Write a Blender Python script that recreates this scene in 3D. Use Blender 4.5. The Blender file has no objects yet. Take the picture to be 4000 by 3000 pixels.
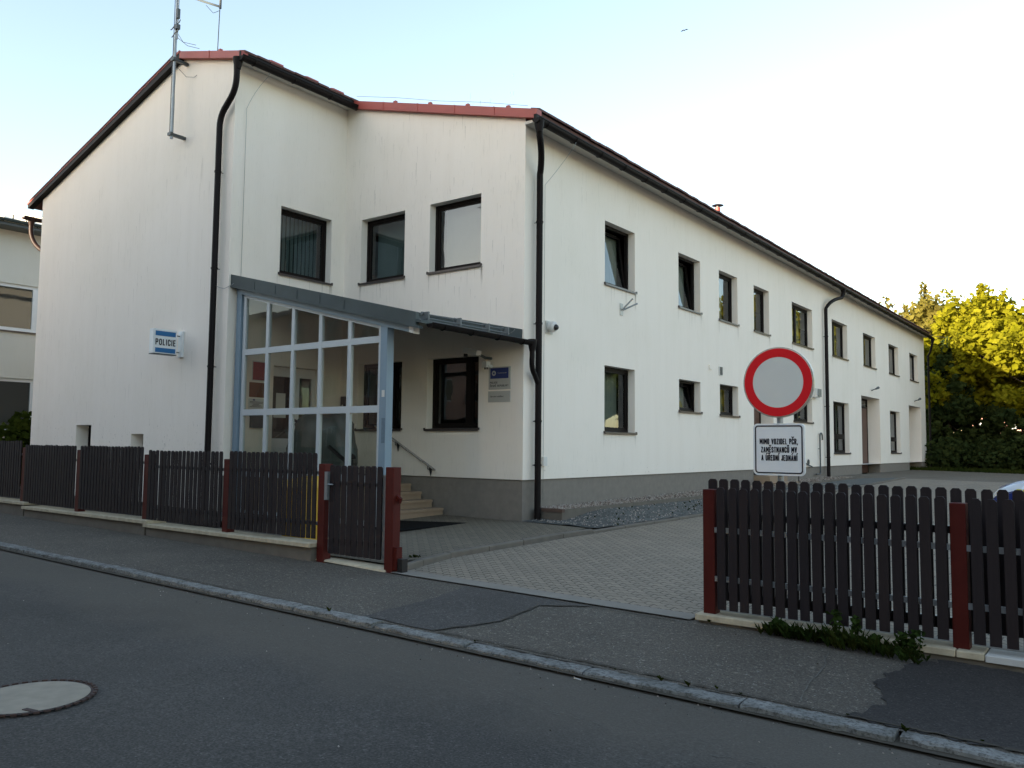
import bpy, math, random
from math import radians as R, sin, cos, pi
from mathutils import Vector, Matrix, noise
random.seed(7)
sc = bpy.context.scene
COL = sc.collection
# ------------------------------------------------------------------ helpers
ORG = {}
def tag(o, label=None, cat=None, group=None, kind=None):
    if label: o['label'] = label
    if cat: o['category'] = cat
    if group: o['group'] = group
    if kind: o['kind'] = kind
    return o
def thing(name, loc, label, cat, group=None):
    o = bpy.data.objects.new(name, None); COL.objects.link(o)
    o.location = loc; o.empty_display_size = .2; ORG[o.name] = Vector(loc)
    return tag(o, label, cat, group)
class MB:
    def __init__(s): s.v = []; s.f = []; s.m = []; s.mats = []
    def add(s, vs, fs, mi=0):
        n = len(s.v); s.v += [tuple(p) for p in vs]
        for f in fs: s.f.append(tuple(i + n for i in f)); s.m.append(mi)
        return s
    def box(s, x0, x1, y0, y1, z0, z1, mi=0):
        if x0 > x1: x0, x1 = x1, x0
        if y0 > y1: y0, y1 = y1, y0
        if z0 > z1: z0, z1 = z1, z0
        vs = [(x0,y0,z0),(x1,y0,z0),(x1,y1,z0),(x0,y1,z0),(x0,y0,z1),(x1,y0,z1),(x1,y1,z1),(x0,y1,z1)]
        return s.add(vs, [(0,3,2,1),(4,5,6,7),(0,1,5,4),(1,2,6,5),(2,3,7,6),(3,0,4,7)], mi)
    def bbox(s, x0, x1, y0, y1, z0, z1, b=.006, mi=0):
        # box with bevelled vertical/top edges
        if x0 > x1: x0, x1 = x1, x0
        if y0 > y1: y0, y1 = y1, y0
        pl = [(x0+b,y0),(x1-b,y0),(x1,y0+b),(x1,y1-b),(x1-b,y1),(x0+b,y1),(x0,y1-b),(x0,y0+b)]
        cx, cy = (x0+x1)/2, (y0+y1)/2
        top = [(cx+(x-cx)*(1-2*b/(x1-x0)), cy+(y-cy)*(1-2*b/(y1-y0)), z1) for x, y in pl]
        vs = [(x,y,z0) for x,y in pl] + [(x,y,z1-b) for x,y in pl] + top
        fs = [tuple(range(7,-1,-1)), tuple(range(16,24))]
        for k in (0,8):
            for i in range(8): j=(i+1)%8; fs.append((k+i,k+j,k+8+j,k+8+i))
        return s.add(vs, fs, mi)
    def obox(s, c, ax, ay, az, mi=0):
        c=Vector(c); ax=Vector(ax); ay=Vector(ay); az=Vector(az)
        vs=[c+a*ax+b*ay+d*az for d in (-1,1) for (a,b) in ((-1,-1),(1,-1),(1,1),(-1,1))]
        fs=[(0,3,2,1),(4,5,6,7),(0,1,5,4),(1,2,6,5),(2,3,7,6),(3,0,4,7)]
        if ax.cross(ay).dot(az)<0: fs=[f[::-1] for f in fs]
        return s.add(vs, fs, mi)
    def tube(s, pts, r, n=10, mi=0, caps=True, rs=None):
        pts=[Vector(p) for p in pts]; k=len(pts); vs=[]
        up=None
        for i,p in enumerate(pts):
            t=(pts[min(i+1,k-1)]-pts[max(i-1,0)])
            if t.length<1e-9: t=Vector((0,0,1))
            t.normalize()
            if up is None:
                up=Vector((0,0,1)) if abs(t.z)<.9 else Vector((1,0,0))
            a=up-t*up.dot(t)
            if a.length<1e-6: a=t.orthogonal()
            a.normalize(); up=a; b=t.cross(a)
            rr=rs[i] if rs else r
            for j in range(n):
                th=2*pi*j/n; vs.append(p+a*(rr*cos(th))+b*(rr*sin(th)))
        fs=[]
        for i in range(k-1):
            for j in range(n):
                jj=(j+1)%n; fs.append((i*n+j,i*n+jj,(i+1)*n+jj,(i+1)*n+j))
        if caps: fs.append(tuple(range(n-1,-1,-1))); fs.append(tuple((k-1)*n+j for j in range(n)))
        return s.add(vs, fs, mi)
    def prism(s, poly, fn, d0, d1, mi=0):
        # poly: list of (a,b), fn(a,b,d)->xyz
        n=len(poly); vs=[fn(a,b,d0) for a,b in poly]+[fn(a,b,d1) for a,b in poly]
        fs=[tuple(range(n-1,-1,-1)), tuple(range(n,2*n))]
        for i in range(n): j=(i+1)%n; fs.append((i,j,n+j,n+i))
        return s.add(vs, fs, mi)
    def quad(s, a,b,c,d, mi=0): return s.add([a,b,c,d],[(0,1,2,3)],mi)
    def build(s, name, mat, parent=None, smooth=False, fix=True, label=None):
        me=bpy.data.meshes.new(name)
        o=bpy.data.objects.new(name, me); COL.objects.link(o)
        org=Vector((0,0,0))
        if parent is not None:
            org=ORG.get(parent.name, Vector((0,0,0))); o.parent=parent
        else:
            if s.v:
                xs=[p[0] for p in s.v]; ys=[p[1] for p in s.v]; zs=[p[2] for p in s.v]
                org=Vector(((min(xs)+max(xs))/2,(min(ys)+max(ys))/2,min(zs))); o.location=org
        ORG[o.name]=org
        me.from_pydata([(p[0]-org.x,p[1]-org.y,p[2]-org.z) for p in s.v],[],s.f)
        mats=mat if isinstance(mat,(list,tuple)) else [mat]
        for m in mats: me.materials.append(m)
        if len(mats)>1:
            for i,p in enumerate(me.polygons): p.material_index=s.m[i]
        if smooth:
            for p in me.polygons: p.use_smooth=True
        me.update()
        if fix:
            import bmesh
            bm=bmesh.new(); bm.from_mesh(me); bmesh.ops.recalc_face_normals(bm, faces=bm.faces); bm.to_mesh(me); bm.free()
        if label: o['label']=label
        return o
def auto(o, ang=35):
    me=o.data
    for p in me.polygons: p.use_smooth=True
    try: me.set_sharp_from_angle(angle=R(ang))
    except Exception: pass
    return o
# ------------------------------------------------------------------ materials
def newmat(name):
    m=bpy.data.materials.new(name); m.use_nodes=True; nt=m.node_tree
    return m, nt, nt.nodes['Principled BSDF'], nt.nodes['Material Output']
def N(nt, t, **k):
    n=nt.nodes.new(t)
    for a,b in k.items():
        if a in n.inputs: n.inputs[a].default_value=b
        else: setattr(n,a,b)
    return n
def ramp(nt, fac, stops):
    r=nt.nodes.new('ShaderNodeValToRGB'); nt.links.new(fac, r.inputs[0])
    e=r.color_ramp.elements
    while len(e)<len(stops): e.new(.5)
    for x,(p,c) in zip(e,stops):
        x.position=p; x.color=(c[0],c[1],c[2],1) if not isinstance(c,(int,float)) else (c,c,c,1)
    return r.outputs[0]
def coords(nt, scale=(1,1,1), kind='Object', rot=(0,0,0)):
    tc=nt.nodes.new('ShaderNodeTexCoord'); mp=nt.nodes.new('ShaderNodeMapping')
    mp.inputs['Scale'].default_value=scale; mp.inputs['Rotation'].default_value=rot
    nt.links.new(tc.outputs[kind], mp.inputs[0]); return mp.outputs[0]
def noisef(nt, vec, scale, detail=4, rough=.55):
    n=nt.nodes.new('ShaderNodeTexNoise'); n.inputs['Scale'].default_value=scale
    n.inputs['Detail'].default_value=detail; n.inputs['Roughness'].default_value=rough
    nt.links.new(vec,n.inputs['Vector']); return n.outputs['Fac']
def mix(nt, fac, a, b, mode='MIX'):
    n=nt.nodes.new('ShaderNodeMix'); n.data_type='RGBA'; n.blend_type=mode
    for i,v in ((0,fac),(6,a),(7,b)):
        if isinstance(v,(int,float)): n.inputs[i].default_value=v
        elif isinstance(v,(tuple,list)): n.inputs[i].default_value=(*v[:3],1)
        else: nt.links.new(v,n.inputs[i])
    return n.outputs[2]
def bump(nt, b, h, strength=.3, dist=.01):
    n=nt.nodes.new('ShaderNodeBump'); n.inputs['Strength'].default_value=strength; n.inputs['Distance'].default_value=dist
    nt.links.new(h,n.inputs['Height']); nt.links.new(n.outputs[0],b.inputs['Normal'])
def simple(name, col, rough=.6, metal=0, spec=.5, var=.12, vs=6, bs=None, bstr=.2, bscale=60):
    m,nt,b,o=newmat(name)
    v=coords(nt); f=noisef(nt,v,vs)
    c=mix(nt,f,tuple(x*(1-var) for x in col),tuple(min(1,x*(1+var)) for x in col))
    nt.links.new(c,b.inputs['Base Color'])
    b.inputs['Roughness'].default_value=rough; b.inputs['Metallic'].default_value=metal
    b.inputs['Specular IOR Level'].default_value=spec
    if bs: bump(nt,b,noisef(nt,v,bscale,3),bstr,bs)
    return m
def plaster(name, col, dirt=.5, sc_=1.0):
    m,nt,b,o=newmat(name)
    v=coords(nt)
    vs=coords(nt,(1.7,1.7,.16))
    streak=noisef(nt,vs,1.6,6,.65)
    blot=noisef(nt,v,.55,5,.6)
    fine=noisef(nt,coords(nt,(14,14,1.4)),2.2,5,.7)
    c1=mix(nt,ramp(nt,streak,[(.42,0.0),(.82,.42)]),col,tuple(x*k for x,k in zip(col,(.90,.885,.86))))
    c2=mix(nt,ramp(nt,blot,[(.45,0.0),(.7,.55)]),c1,tuple(x*k for x,k in zip(col,(.93,.93,.90))))
    f3=N(nt,'ShaderNodeMath',operation='MULTIPLY'); nt.links.new(ramp(nt,fine,[(.57,0.0),(.78,.5*dirt)]),f3.inputs[0]); nt.links.new(ramp(nt,blot,[(.35,0.0),(.6,1.0)]),f3.inputs[1])
    c3=mix(nt,f3.outputs[0],c2,tuple(x*.62 for x in col))
    nt.links.new(c3,b.inputs['Base Color']); b.inputs['Roughness'].default_value=.92
    b.inputs['Specular IOR Level'].default_value=.25
    bump(nt,b,noisef(nt,v,140,3,.6),.35,.004)
    return m
M={}
M['wall']=plaster('plaster_offwhite',(.84,.785,.71),1.1)
M['wall_n']=plaster('plaster_neighbour',(.62,.60,.54),.6)
M['plinth']=simple('plinth_render',(.205,.185,.160),.95,var=.2,vs=9,bs=.004,bstr=.5,bscale=180)
M['brown']=simple('brown_frame',(.009,.0065,.006),.55,var=.2,spec=.15)
M['gutter']=simple('gutter_brown',(.008,.006,.0065),.55,metal=.0,var=.3,vs=3,spec=.14)
M['copper']=simple('gutter_copperish',(.03,.013,.010),.5,var=.3,vs=3,spec=.2)
M['red']=simple('red_flashing',(.33,.062,.048),.5,var=.18,vs=2.5)
M['tile']=simple('roof_tiles',(.085,.032,.026),.75,var=.35,vs=5)
M['soffit']=simple('soffit_white',(.62,.60,.56),.85)
M['white']=simple('white_frame',(.66,.68,.69),.4,var=.05)
M['porchframe']=simple('porch_frame_grey',(.43,.47,.49),.42,var=.08,vs=4)
M['bluepost']=simple('blue_grey_paint',(.17,.245,.31),.5,var=.12,vs=3)
M['zinc']=simple('zinc_sheet',(.050,.066,.068),.6,metal=0,spec=.3,var=.35,vs=2.2)
M['galv']=simple('galvanised',(.26,.29,.31),.42,metal=.6,var=.25,vs=14)
M['zincd']=simple('dull_zinc_tube',(.10,.115,.12),.5,var=.2)
M['steel']=simple('stainless',(.55,.53,.5),.22,metal=1,var=.05)
M['sill']=simple('sill_metal',(.07,.058,.055),.35,metal=.2,var=.2)
M['granite']=None
def granite():
    m,nt,b,o=newmat('kerb_granite'); v=coords(nt)
    a=noisef(nt,v,5,5,.7); c_=noisef(nt,v,38,3,.7); d=noisef(nt,v,2.2,4,.6)
    c=mix(nt,ramp(nt,a,[(.38,0.),(.62,1.)]),(.15,.153,.145),(.25,.255,.245))
    c=mix(nt,ramp(nt,c_,[(.38,.65),(.52,0.)]),c,(.045,.043,.038))
    c=mix(nt,ramp(nt,d,[(.56,0.),(.68,.5)]),c,(.07,.064,.055))
    nt.links.new(c,b.inputs['Base Color']); b.inputs['Roughness'].default_value=.92; b.inputs['Specular IOR Level'].default_value=.2
    bump(nt,b,a,.5,.012); return m
M['granite']=granite()
M['concrete']=simple('concrete',(.13,.115,.095),.9,var=.3,vs=5,bs=.006,bstr=.5,bscale=50)
M['cap']=simple('fence_cap_concrete',(.43,.375,.27),.9,var=.45,vs=11,bs=.005,bstr=.5,bscale=70)
M['capnew']=simple('cap_painted_pale',(.47,.47,.45),.85,var=.12,vs=7,bs=.004,bstr=.4,bscale=70)
M['strip']=simple('concrete_strip',(.19,.175,.15),.9,var=.2,vs=4,bs=.003,bstr=.4,bscale=90)
M['step']=simple('sandstone_step',(.27,.20,.135),.85,var=.15,vs=5,bs=.003,bstr=.4,bscale=80)
M['post']=simple('red_steel_post',(.064,.0085,.0060),.6,var=.25,vs=5,spec=.18)
M['mat']=simple('rubber_mat',(.006,.006,.006),.95,spec=.1,bs=.006,bstr=.8,bscale=70)
M['black']=simple('black_plastic',(.012,.012,.013),.35)
M['darkgrey']=simple('dark_grey_metal',(.055,.065,.068),.45)
M['whiteplastic']=simple('white_plastic',(.62,.62,.60),.35,var=.04)
M['signwhite']=simple('sign_white',(.72,.75,.76),.35,var=.03)
M['signgrey']=simple('sign_reflective_face',(.60,.62,.59),.6,var=.03,spec=.2)
M['signback']=simple('sign_aluminium',(.42,.42,.39),.35,metal=.5)
M['signred']=simple('sign_red',(.62,.012,.018),.65,var=.04,spec=.15)
M['ink']=simple('ink_black',(.008,.009,.02),.5,var=.05)
M['signblue']=simple('sign_blue',(.012,.13,.33),.4,var=.05)
M['navy']=simple('plaque_navy',(.006,.020,.13),.4,var=.05)
M['plaque']=simple('plaque_grey',(.42,.42,.39),.35,var=.04)
M['posterred']=simple('poster_red',(.26,.03,.045),.5,var=.35,vs=18)
M['posterbrown']=simple('poster_brown',(.16,.055,.022),.5,var=.25,vs=10)
M['paper']=simple('paper',(.55,.55,.52),.7,var=.04)
M['yellow']=simple('yellow_grit_bin',(.55,.33,.02),.5,var=.1)
M['tarp']=simple('tarpaulin',(.052,.070,.066),.42,var=.25,vs=3,bs=.01,bstr=.5,bscale=9)
M['bark']=simple('bark',(.045,.034,.024),.9,var=.4,vs=8,bs=.02,bstr=.6,bscale=14)
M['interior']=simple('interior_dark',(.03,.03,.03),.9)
M['curtain']=simple('curtain_pale',(.34,.345,.31),.9,var=.06)
M['blind']=simple('blind_teal_reflection',(.13,.165,.175),.9,var=.1)  # blind colour brightened to carry the light-blue reflection in the panes
M['slat']=simple('blind_sky_reflection',(.75,.75,.78),.7,var=.04)  # slats whitened to stand in for bright sky reflected in the pane
M['pebble']=simple('pebble_pale',(.38,.34,.30),.9,var=.4,vs=30)
M['stone']=simple('gravel_stone',(.12,.125,.12),.9,var=.5,vs=26)
M['soil']=simple('soil',(.05,.042,.03),.95,var=.4,vs=9)
M['brickred']=simple('house_redbrown',(.10,.05,.035),.9,var=.2,vs=3)
M['ochre']=simple('house_ochre',(.24,.13,.075),.9,var=.12,vs=2)
M['pinkish']=simple('house_pinkish',(.55,.33,.26),.9,var=.1)
M['neighroof']=simple('metal_roof_pale',(.80,.74,.62),.6,metal=0.0,var=.12)
M['carwhite']=simple('car_silver',(.55,.58,.6),.22,metal=.4,var=.02)
M['carblue']=simple('car_blue',(.008,.02,.13),.25,var=.02)
M['caryellow']=simple('car_yellow',(.45,.40,.03),.35,var=.02)
M['cardark']=simple('car_darkblue_bumper',(.02,.024,.045),.4,var=.05)
M['tyre']=simple('tyre',(.012,.012,.012),.8)
M['lamp']=simple('headlamp_glass',(.75,.78,.80),.08,metal=.5,var=.05)

M['glassdark']=simple('dark_window',(.02,.025,.03),.08,var=.1)
def glassmat(name, tint=(.72,.78,.76), refl=1.0, base=.06):
    m,nt,b,o=newmat(name); nt.nodes.remove(b)
    tr=N(nt,'ShaderNodeBsdfTransparent'); tr.inputs[0].default_value=(*tint,1)
    gl=N(nt,'ShaderNodeBsdfGlossy'); gl.inputs['Roughness'].default_value=.012; gl.inputs[0].default_value=(.9,.95,1,1)
    fr=N(nt,'ShaderNodeLayerWeight'); pw=N(nt,'ShaderNodeMath',operation='POWER'); nt.links.new(fr.outputs['Facing'],pw.inputs[0]); pw.inputs[1].default_value=5.0
    v=coords(nt); h=noisef(nt,v,1.3,2); bp=N(nt,'ShaderNodeBump'); bp.inputs['Strength'].default_value=.06; bp.inputs['Distance'].default_value=.05
    nt.links.new(h,bp.inputs['Height']); nt.links.new(bp.outputs[0],gl.inputs['Normal'])
    ad=N(nt,'ShaderNodeMath',operation='MULTIPLY_ADD',use_clamp=True); nt.links.new(pw.outputs[0],ad.inputs[0]); ad.inputs[1].default_value=refl; ad.inputs[2].default_value=base
    mx=N(nt,'ShaderNodeMixShader'); nt.links.new(ad.outputs[0],mx.inputs[0]); nt.links.new(tr.outputs[0],mx.inputs[1]); nt.links.new(gl.outputs[0],mx.inputs[2])
    nt.links.new(mx.outputs[0],o.inputs[0]); return m
M['glass']=glassmat('window_glass',(.60,.66,.63),.9,.085)
M['glassp']=glassmat('porch_glass',(.80,.82,.77),.8,.035)

def asphalt(name, col, speck=.35, streaks=False, dust=0.0):
    m,nt,b,o=newmat(name)
    v=coords(nt)
    big=noisef(nt,v,.7,5,.6); mid=noisef(nt,v,5,4); fine=noisef(nt,v,70,2,.6); sp=noisef(nt,v,55,1,.5)
    c=mix(nt,ramp(nt,big,[(.3,0.),(.7,1.)]),tuple(x*.78 for x in col),tuple(x*1.18 for x in col))
    c=mix(nt,ramp(nt,fine,[(.35,0.),(.65,1.)]),mix(nt,.62,c,(0.01,.01,.01)),c)
    c=mix(nt,ramp(nt,sp,[(.66,0.),(.74,speck)]),c,(.30,.30,.28))
    sp2=noisef(nt,v,24,3,.75); c=mix(nt,ramp(nt,sp2,[(.36,.5),(.47,0.)]),c,tuple(x*.45 for x in col)); c=mix(nt,ramp(nt,sp2,[(.60,0.),(.72,speck)]),c,tuple(min(.4,x*2.6) for x in col))
    c=mix(nt,ramp(nt,mid,[(.25,.35),(.42,0.)]),c,tuple(x*.55 for x in col))
    if streaks:
        st=noisef(nt,coords(nt,(.35,7,1)),1.6,6,.7)
        c=mix(nt,ramp(nt,st,[(.58,0.),(.80,.16)]),c,(.125,.125,.12))
    if dust:
        vv=nt.nodes.new('ShaderNodeSeparateXYZ'); nt.links.new(coords(nt,kind='Object'),vv.inputs[0])
        # pale scuffed band along the gutter, like dried grit pushed aside by wheels
        n2=N(nt,'ShaderNodeMath',operation='ADD'); nt.links.new(vv.outputs['Y'],n2.inputs[0])
        w=N(nt,'ShaderNodeMath',operation='MULTIPLY'); nt.links.new(noisef(nt,coords(nt,(.8,.8,1)),1.5,4),w.inputs[0]); w.inputs[1].default_value=1.1
        nt.links.new(w.outputs[0],n2.inputs[1])
        mr=N(nt,'ShaderNodeMapRange'); mr.inputs[1].default_value=dust; mr.inputs[2].default_value=dust+.7; nt.links.new(n2.outputs[0],mr.inputs[0])
        f=N(nt,'ShaderNodeMath',operation='MULTIPLY'); nt.links.new(mr.outputs[0],f.inputs[0]); f.inputs[1].default_value=.55
        c=mix(nt,f.outputs[0],c,(.110,.097,.078))
    nt.links.new(c,b.inputs['Base Color']); b.inputs['Roughness'].default_value=.88; b.inputs['Specular IOR Level'].default_value=.3
    bump(nt,b,fine,.7,.006)
    return m
M['road']=asphalt('road_asphalt',(.086,.080,.072),.25,True,dust=3.3)
M['walk']=asphalt('pavement_asphalt',(.132,.116,.094),.8)
M['patch']=asphalt('asphalt_patch_dark',(.050,.045,.042),.2)
M['patch2']=asphalt('asphalt_patch_mid',(.082,.076,.070),.5)
M['grit']=asphalt('courtyard_grit',(.175,.148,.112),.6)

def pavers(name, col, rot=0.0):
    m,nt,b,o=newmat(name)
    v=coords(nt,rot=(0,0,rot))
    sx=nt.nodes.new('ShaderNodeSeparateXYZ'); nt.links.new(v,sx.inputs[0])
    pp=N(nt,'ShaderNodeMath',operation='PINGPONG'); nt.links.new(sx.outputs['X'],pp.inputs[0]); pp.inputs[1].default_value=.056
    ml=N(nt,'ShaderNodeMath',operation='MULTIPLY_ADD'); nt.links.new(pp.outputs[0],ml.inputs[0]); ml.inputs[1].default_value=.75; nt.links.new(sx.outputs['Y'],ml.inputs[2])
    cb=nt.nodes.new('ShaderNodeCombineXYZ'); nt.links.new(sx.outputs['X'],cb.inputs[0]); nt.links.new(ml.outputs[0],cb.inputs[1])
    br=nt.nodes.new('ShaderNodeTexBrick'); nt.links.new(cb.outputs[0],br.inputs['Vector'])
    br.inputs['Scale'].default_value=1; br.inputs['Brick Width'].default_value=.224; br.inputs['Row Height'].default_value=.112
    br.inputs['Mortar Size'].default_value=.0085; br.inputs['Mortar Smooth'].default_value=.3
    br.inputs['Color1'].default_value=(*[x*.88 for x in col],1); br.inputs['Color2'].default_value=(*[x*1.12 for x in col],1); br.inputs['Mortar'].default_value=(.022,.020,.017,1)
    n=noisef(nt,coords(nt),.8,5); n2=noisef(nt,coords(nt),45,2)
    c=mix(nt,ramp(nt,n,[(.35,0.),(.7,.5)]),br.outputs['Color'],mix(nt,.5,br.outputs['Color'],tuple(x*1.25 for x in col)))
    # grit lying over joints hides them in places
    g=noisef(nt,coords(nt),1.7,3); c=mix(nt,ramp(nt,g,[(.56,0.),(.72,.45)]),c,tuple(x*.97 for x in col))
    c=mix(nt,ramp(nt,n2,[(.3,.35),(.5,0.)]),c,tuple(x*.6 for x in col))
    nt.links.new(c,b.inputs['Base Color']); b.inputs['Roughness'].default_value=.9
    iv=N(nt,'ShaderNodeMath',operation='SUBTRACT'); iv.inputs[0].default_value=1; nt.links.new(br.outputs['Fac'],iv.inputs[1])
    bump(nt,b,iv.outputs[0],.6,.008)
    return m
M['pavdrive']=pavers('drive_pavers',(.215,.182,.138))
M['pavpath']=pavers('path_pavers',(.132,.112,.080),pi/2)

def picketmat():
    m,nt,b,o=newmat('dark_plank')
    v=coords(nt,(30,30,2.0)); f=noisef(nt,v,1.5,5,.7)
    oi=nt.nodes.new('ShaderNodeObjectInfo')
    c=mix(nt,f,(.0125,.0092,.0102),(.030,.0225,.0240))
    c=mix(nt,oi.outputs['Random'],mix(nt,.25,c,(.008,.008,.012)),mix(nt,.25,c,(.030,.020,.018)))
    nt.links.new(c,b.inputs['Base Color']); b.inputs['Roughness'].default_value=.75; b.inputs['Specular IOR Level'].default_value=.2
    bump(nt,b,f,.35,.004); return m
M['picket']=picketmat()
def leafmat(name, c1, c2, trans=.5):
    m,nt,b,o=newmat(name); nt.nodes.remove(b)
    f=noisef(nt,coords(nt),.9,3); g=noisef(nt,coords(nt),9,1)
    c=mix(nt,ramp(nt,f,[(.35,0.),(.65,1.)]),c1,c2); c=mix(nt,ramp(nt,g,[(.3,0.),(.7,1.)]),mix(nt,.35,c,tuple(x*.4 for x in c1)),c)
    d=N(nt,'ShaderNodeBsdfDiffuse'); t=N(nt,'ShaderNodeBsdfTranslucent'); nt.links.new(c,d.inputs[0]); nt.links.new(c,t.inputs[0])
    mx=N(nt,'ShaderNodeMixShader'); mx.inputs[0].default_value=trans; nt.links.new(d.outputs[0],mx.inputs[1]); nt.links.new(t.outputs[0],mx.inputs[2])
    nt.links.new(mx.outputs[0],o.inputs[0]); return m
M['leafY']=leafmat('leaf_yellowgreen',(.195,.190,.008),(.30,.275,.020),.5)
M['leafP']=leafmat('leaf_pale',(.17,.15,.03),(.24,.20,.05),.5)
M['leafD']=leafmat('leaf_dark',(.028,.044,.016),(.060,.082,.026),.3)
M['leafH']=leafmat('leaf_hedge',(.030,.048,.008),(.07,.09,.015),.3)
M['weed']=leafmat('weed_leaf',(.020,.040,.010),(.05,.08,.02),.3)
M['grass']=leafmat('grass_blade',(.022,.036,.008),(.05,.06,.014),.3)

# ------------------------------------------------------------------ text
def text_polys(body, w=None, h=None, bold=0.0, spacing=1.0):
    cu=bpy.data.curves.new('lettering','FONT'); cu.body=body; cu.offset=bold; cu.space_character=spacing; cu.resolution_u=3
    ob=bpy.data.objects.new('lettering',cu); COL.objects.link(ob)
    dg=bpy.context.evaluated_depsgraph_get(); dg.update()
    me=bpy.data.meshes.new_from_object(ob.evaluated_get(dg))
    vs=[(v.co.x,v.co.y) for v in me.vertices]; fs=[tuple(p.vertices) for p in me.polygons]
    bpy.data.objects.remove(ob); bpy.data.curves.remove(cu); bpy.data.meshes.remove(me)
    x0=min(p[0] for p in vs); x1=max(p[0] for p in vs); y0=min(p[1] for p in vs); y1=max(p[1] for p in vs)
    sx=(w/(x1-x0)) if w else 1; sy=(h/(y1-y0)) if h else sx
    return [((x-x0)*sx,(y-y0)*sy) for x,y in vs], fs
def add_text(mb, body, fn, x, y, w, h, bold=.02, mi=0, spacing=1.0):
    vs,fs=text_polys(body,w,h,bold,spacing)
    mb.add([fn(x+a,y+b) for a,b in vs],fs,mi)
# condensed upright capitals drawn as strokes, the way road-sign lettering is
GL={'M':(1.15,[[(0,0),(0,1)],[(0,1),(.5,.32)],[(.5,.32),(1,1)],[(1,1),(1,0)]]),'I':(.0,[[(0,0),(0,1)]]),
'O':(.8,[[(0,.18),(0,.82),(.22,1),(.78,1),(1,.82),(1,.18),(.78,0),(.22,0),(0,.18)]]),'V':(.85,[[(0,1),(.5,0),(1,1)]]),
'Z':(.75,[[(0,1),(1,1),(0,0),(1,0)]]),'D':(.8,[[(0,0),(0,1),(.7,1),(1,.8),(1,.2),(.7,0),(0,0)]]),'E':(.65,[[(1,1),(0,1),(0,0),(1,0)],[(0,.52),(.85,.52)]]),
'L':(.6,[[(0,1),(0,0),(1,0)]]),'P':(.75,[[(0,0),(0,1),(.75,1),(1,.85),(1,.6),(.75,.45),(0,.45)]]),'C':(.78,[[(1,.72),(1,.84),(.78,1),(.22,1),(0,.82),(0,.18),(.22,0),(.78,0),(1,.16),(1,.28)]]),
'R':(.78,[[(0,0),(0,1),(.75,1),(1,.86),(1,.64),(.75,.5),(0,.5)],[(.55,.5),(1,0)]]),'A':(.85,[[(0,0),(.5,1),(1,0)],[(.2,.3),(.8,.3)]]),
'S':(.75,[[(1,.76),(.9,.94),(.75,1),(.25,1),(0,.85),(0,.66),(.25,.54),(.75,.46),(1,.32),(1,.15),(.75,0),(.25,0),(.1,.06),(0,.24)]]),
'T':(.75,[[(0,1),(1,1)],[(.5,1),(.5,0)]]),'N':(.85,[[(0,0),(0,1),(1,0),(1,1)]]),'U':(.8,[[(0,1),(0,.18),(.22,0),(.78,0),(1,.18),(1,1)]]),
'J':(.5,[[(1,1),(1,.18),(.75,0),(.25,0),(0,.15),(0,.25)]]),'K':(.8,[[(0,0),(0,1)],[(1,1),(0,.42)],[(.35,.62),(1,0)]]),'B':(.78,[[(0,0),(0,1),(.72,1),(.95,.87),(.95,.65),(.72,.52),(0,.52)],[(.72,.52),(1,.4),(1,.14),(.75,0),(0,0)]]),
'Y':(.8,[[(0,1),(.5,.5),(1,1)],[(.5,.5),(.5,0)]]),',':(.05,[[(.5,.06),(.5,-.02),(0,-.2)]]),' ':(.7,[])}
ACC={'Č':('C','v'),'Ě':('E','v'),'Ř':('R','v'),'Ů':('U','o'),'Ú':('U','/'),'Á':('A','/'),'Í':('I','/'),'É':('E','/')}
AS={'v':[[(-.5,1),(0,.0),(.5,1)]],'/':[[(-.15,0),(.35,1)]],'o':[[(-.4,.5),(0,1),(.4,.5),(0,0),(-.4,.5)]]}
def stroke_text(mb,body,fn,x,y,w,h,t,mi=0):
    """capitals of height h and stroke width t filling the width w; y is the baseline"""
    items=[]; adv=0; gap=.42; cw=.50
    for ch in body:
        base,acc=ACC.get(ch,(ch,None)); gw,st=GL[base]; items.append((adv,gw*cw*1.0,st,acc)); adv+=gw*cw+gap*(.9 if base not in ' ' else .4)
    total=adv-gap*.9; k=(w-t)/(total)   # horizontal scale so that the row fills w
    def seg(p,q):
        dx,dy=q[0]-p[0],q[1]-p[1]; L=math.hypot(dx,dy)
        if L<1e-9: return
        ux,uy=dx/L,dy/L; nx,ny=-uy*t/2,ux*t/2; e=t*.35
        a=(p[0]-ux*e,p[1]-uy*e); b=(q[0]+ux*e,q[1]+uy*e)
        mb.add([fn(a[0]-nx,a[1]-ny),fn(b[0]-nx,b[1]-ny),fn(b[0]+nx,b[1]+ny),fn(a[0]+nx,a[1]+ny)],[(0,1,2,3)],mi)
    for ad,gw,st,acc in items:
        X=x+t/2+ad*k; W=gw*k; H=h-t
        for pl in st:
            for p,q in zip(pl[:-1],pl[1:]): seg((X+p[0]*W,y+t/2+p[1]*H),(X+q[0]*W,y+t/2+q[1]*H))
        if acc:
            cx=X+W/2
            for pl in AS[acc]:
                for p,q in zip(pl[:-1],pl[1:]): seg((cx+p[0]*h*.30,y+h*1.10+p[1]*h*.20),(cx+q[0]*h*.30,y+h*1.10+q[1]*h*.20))
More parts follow.
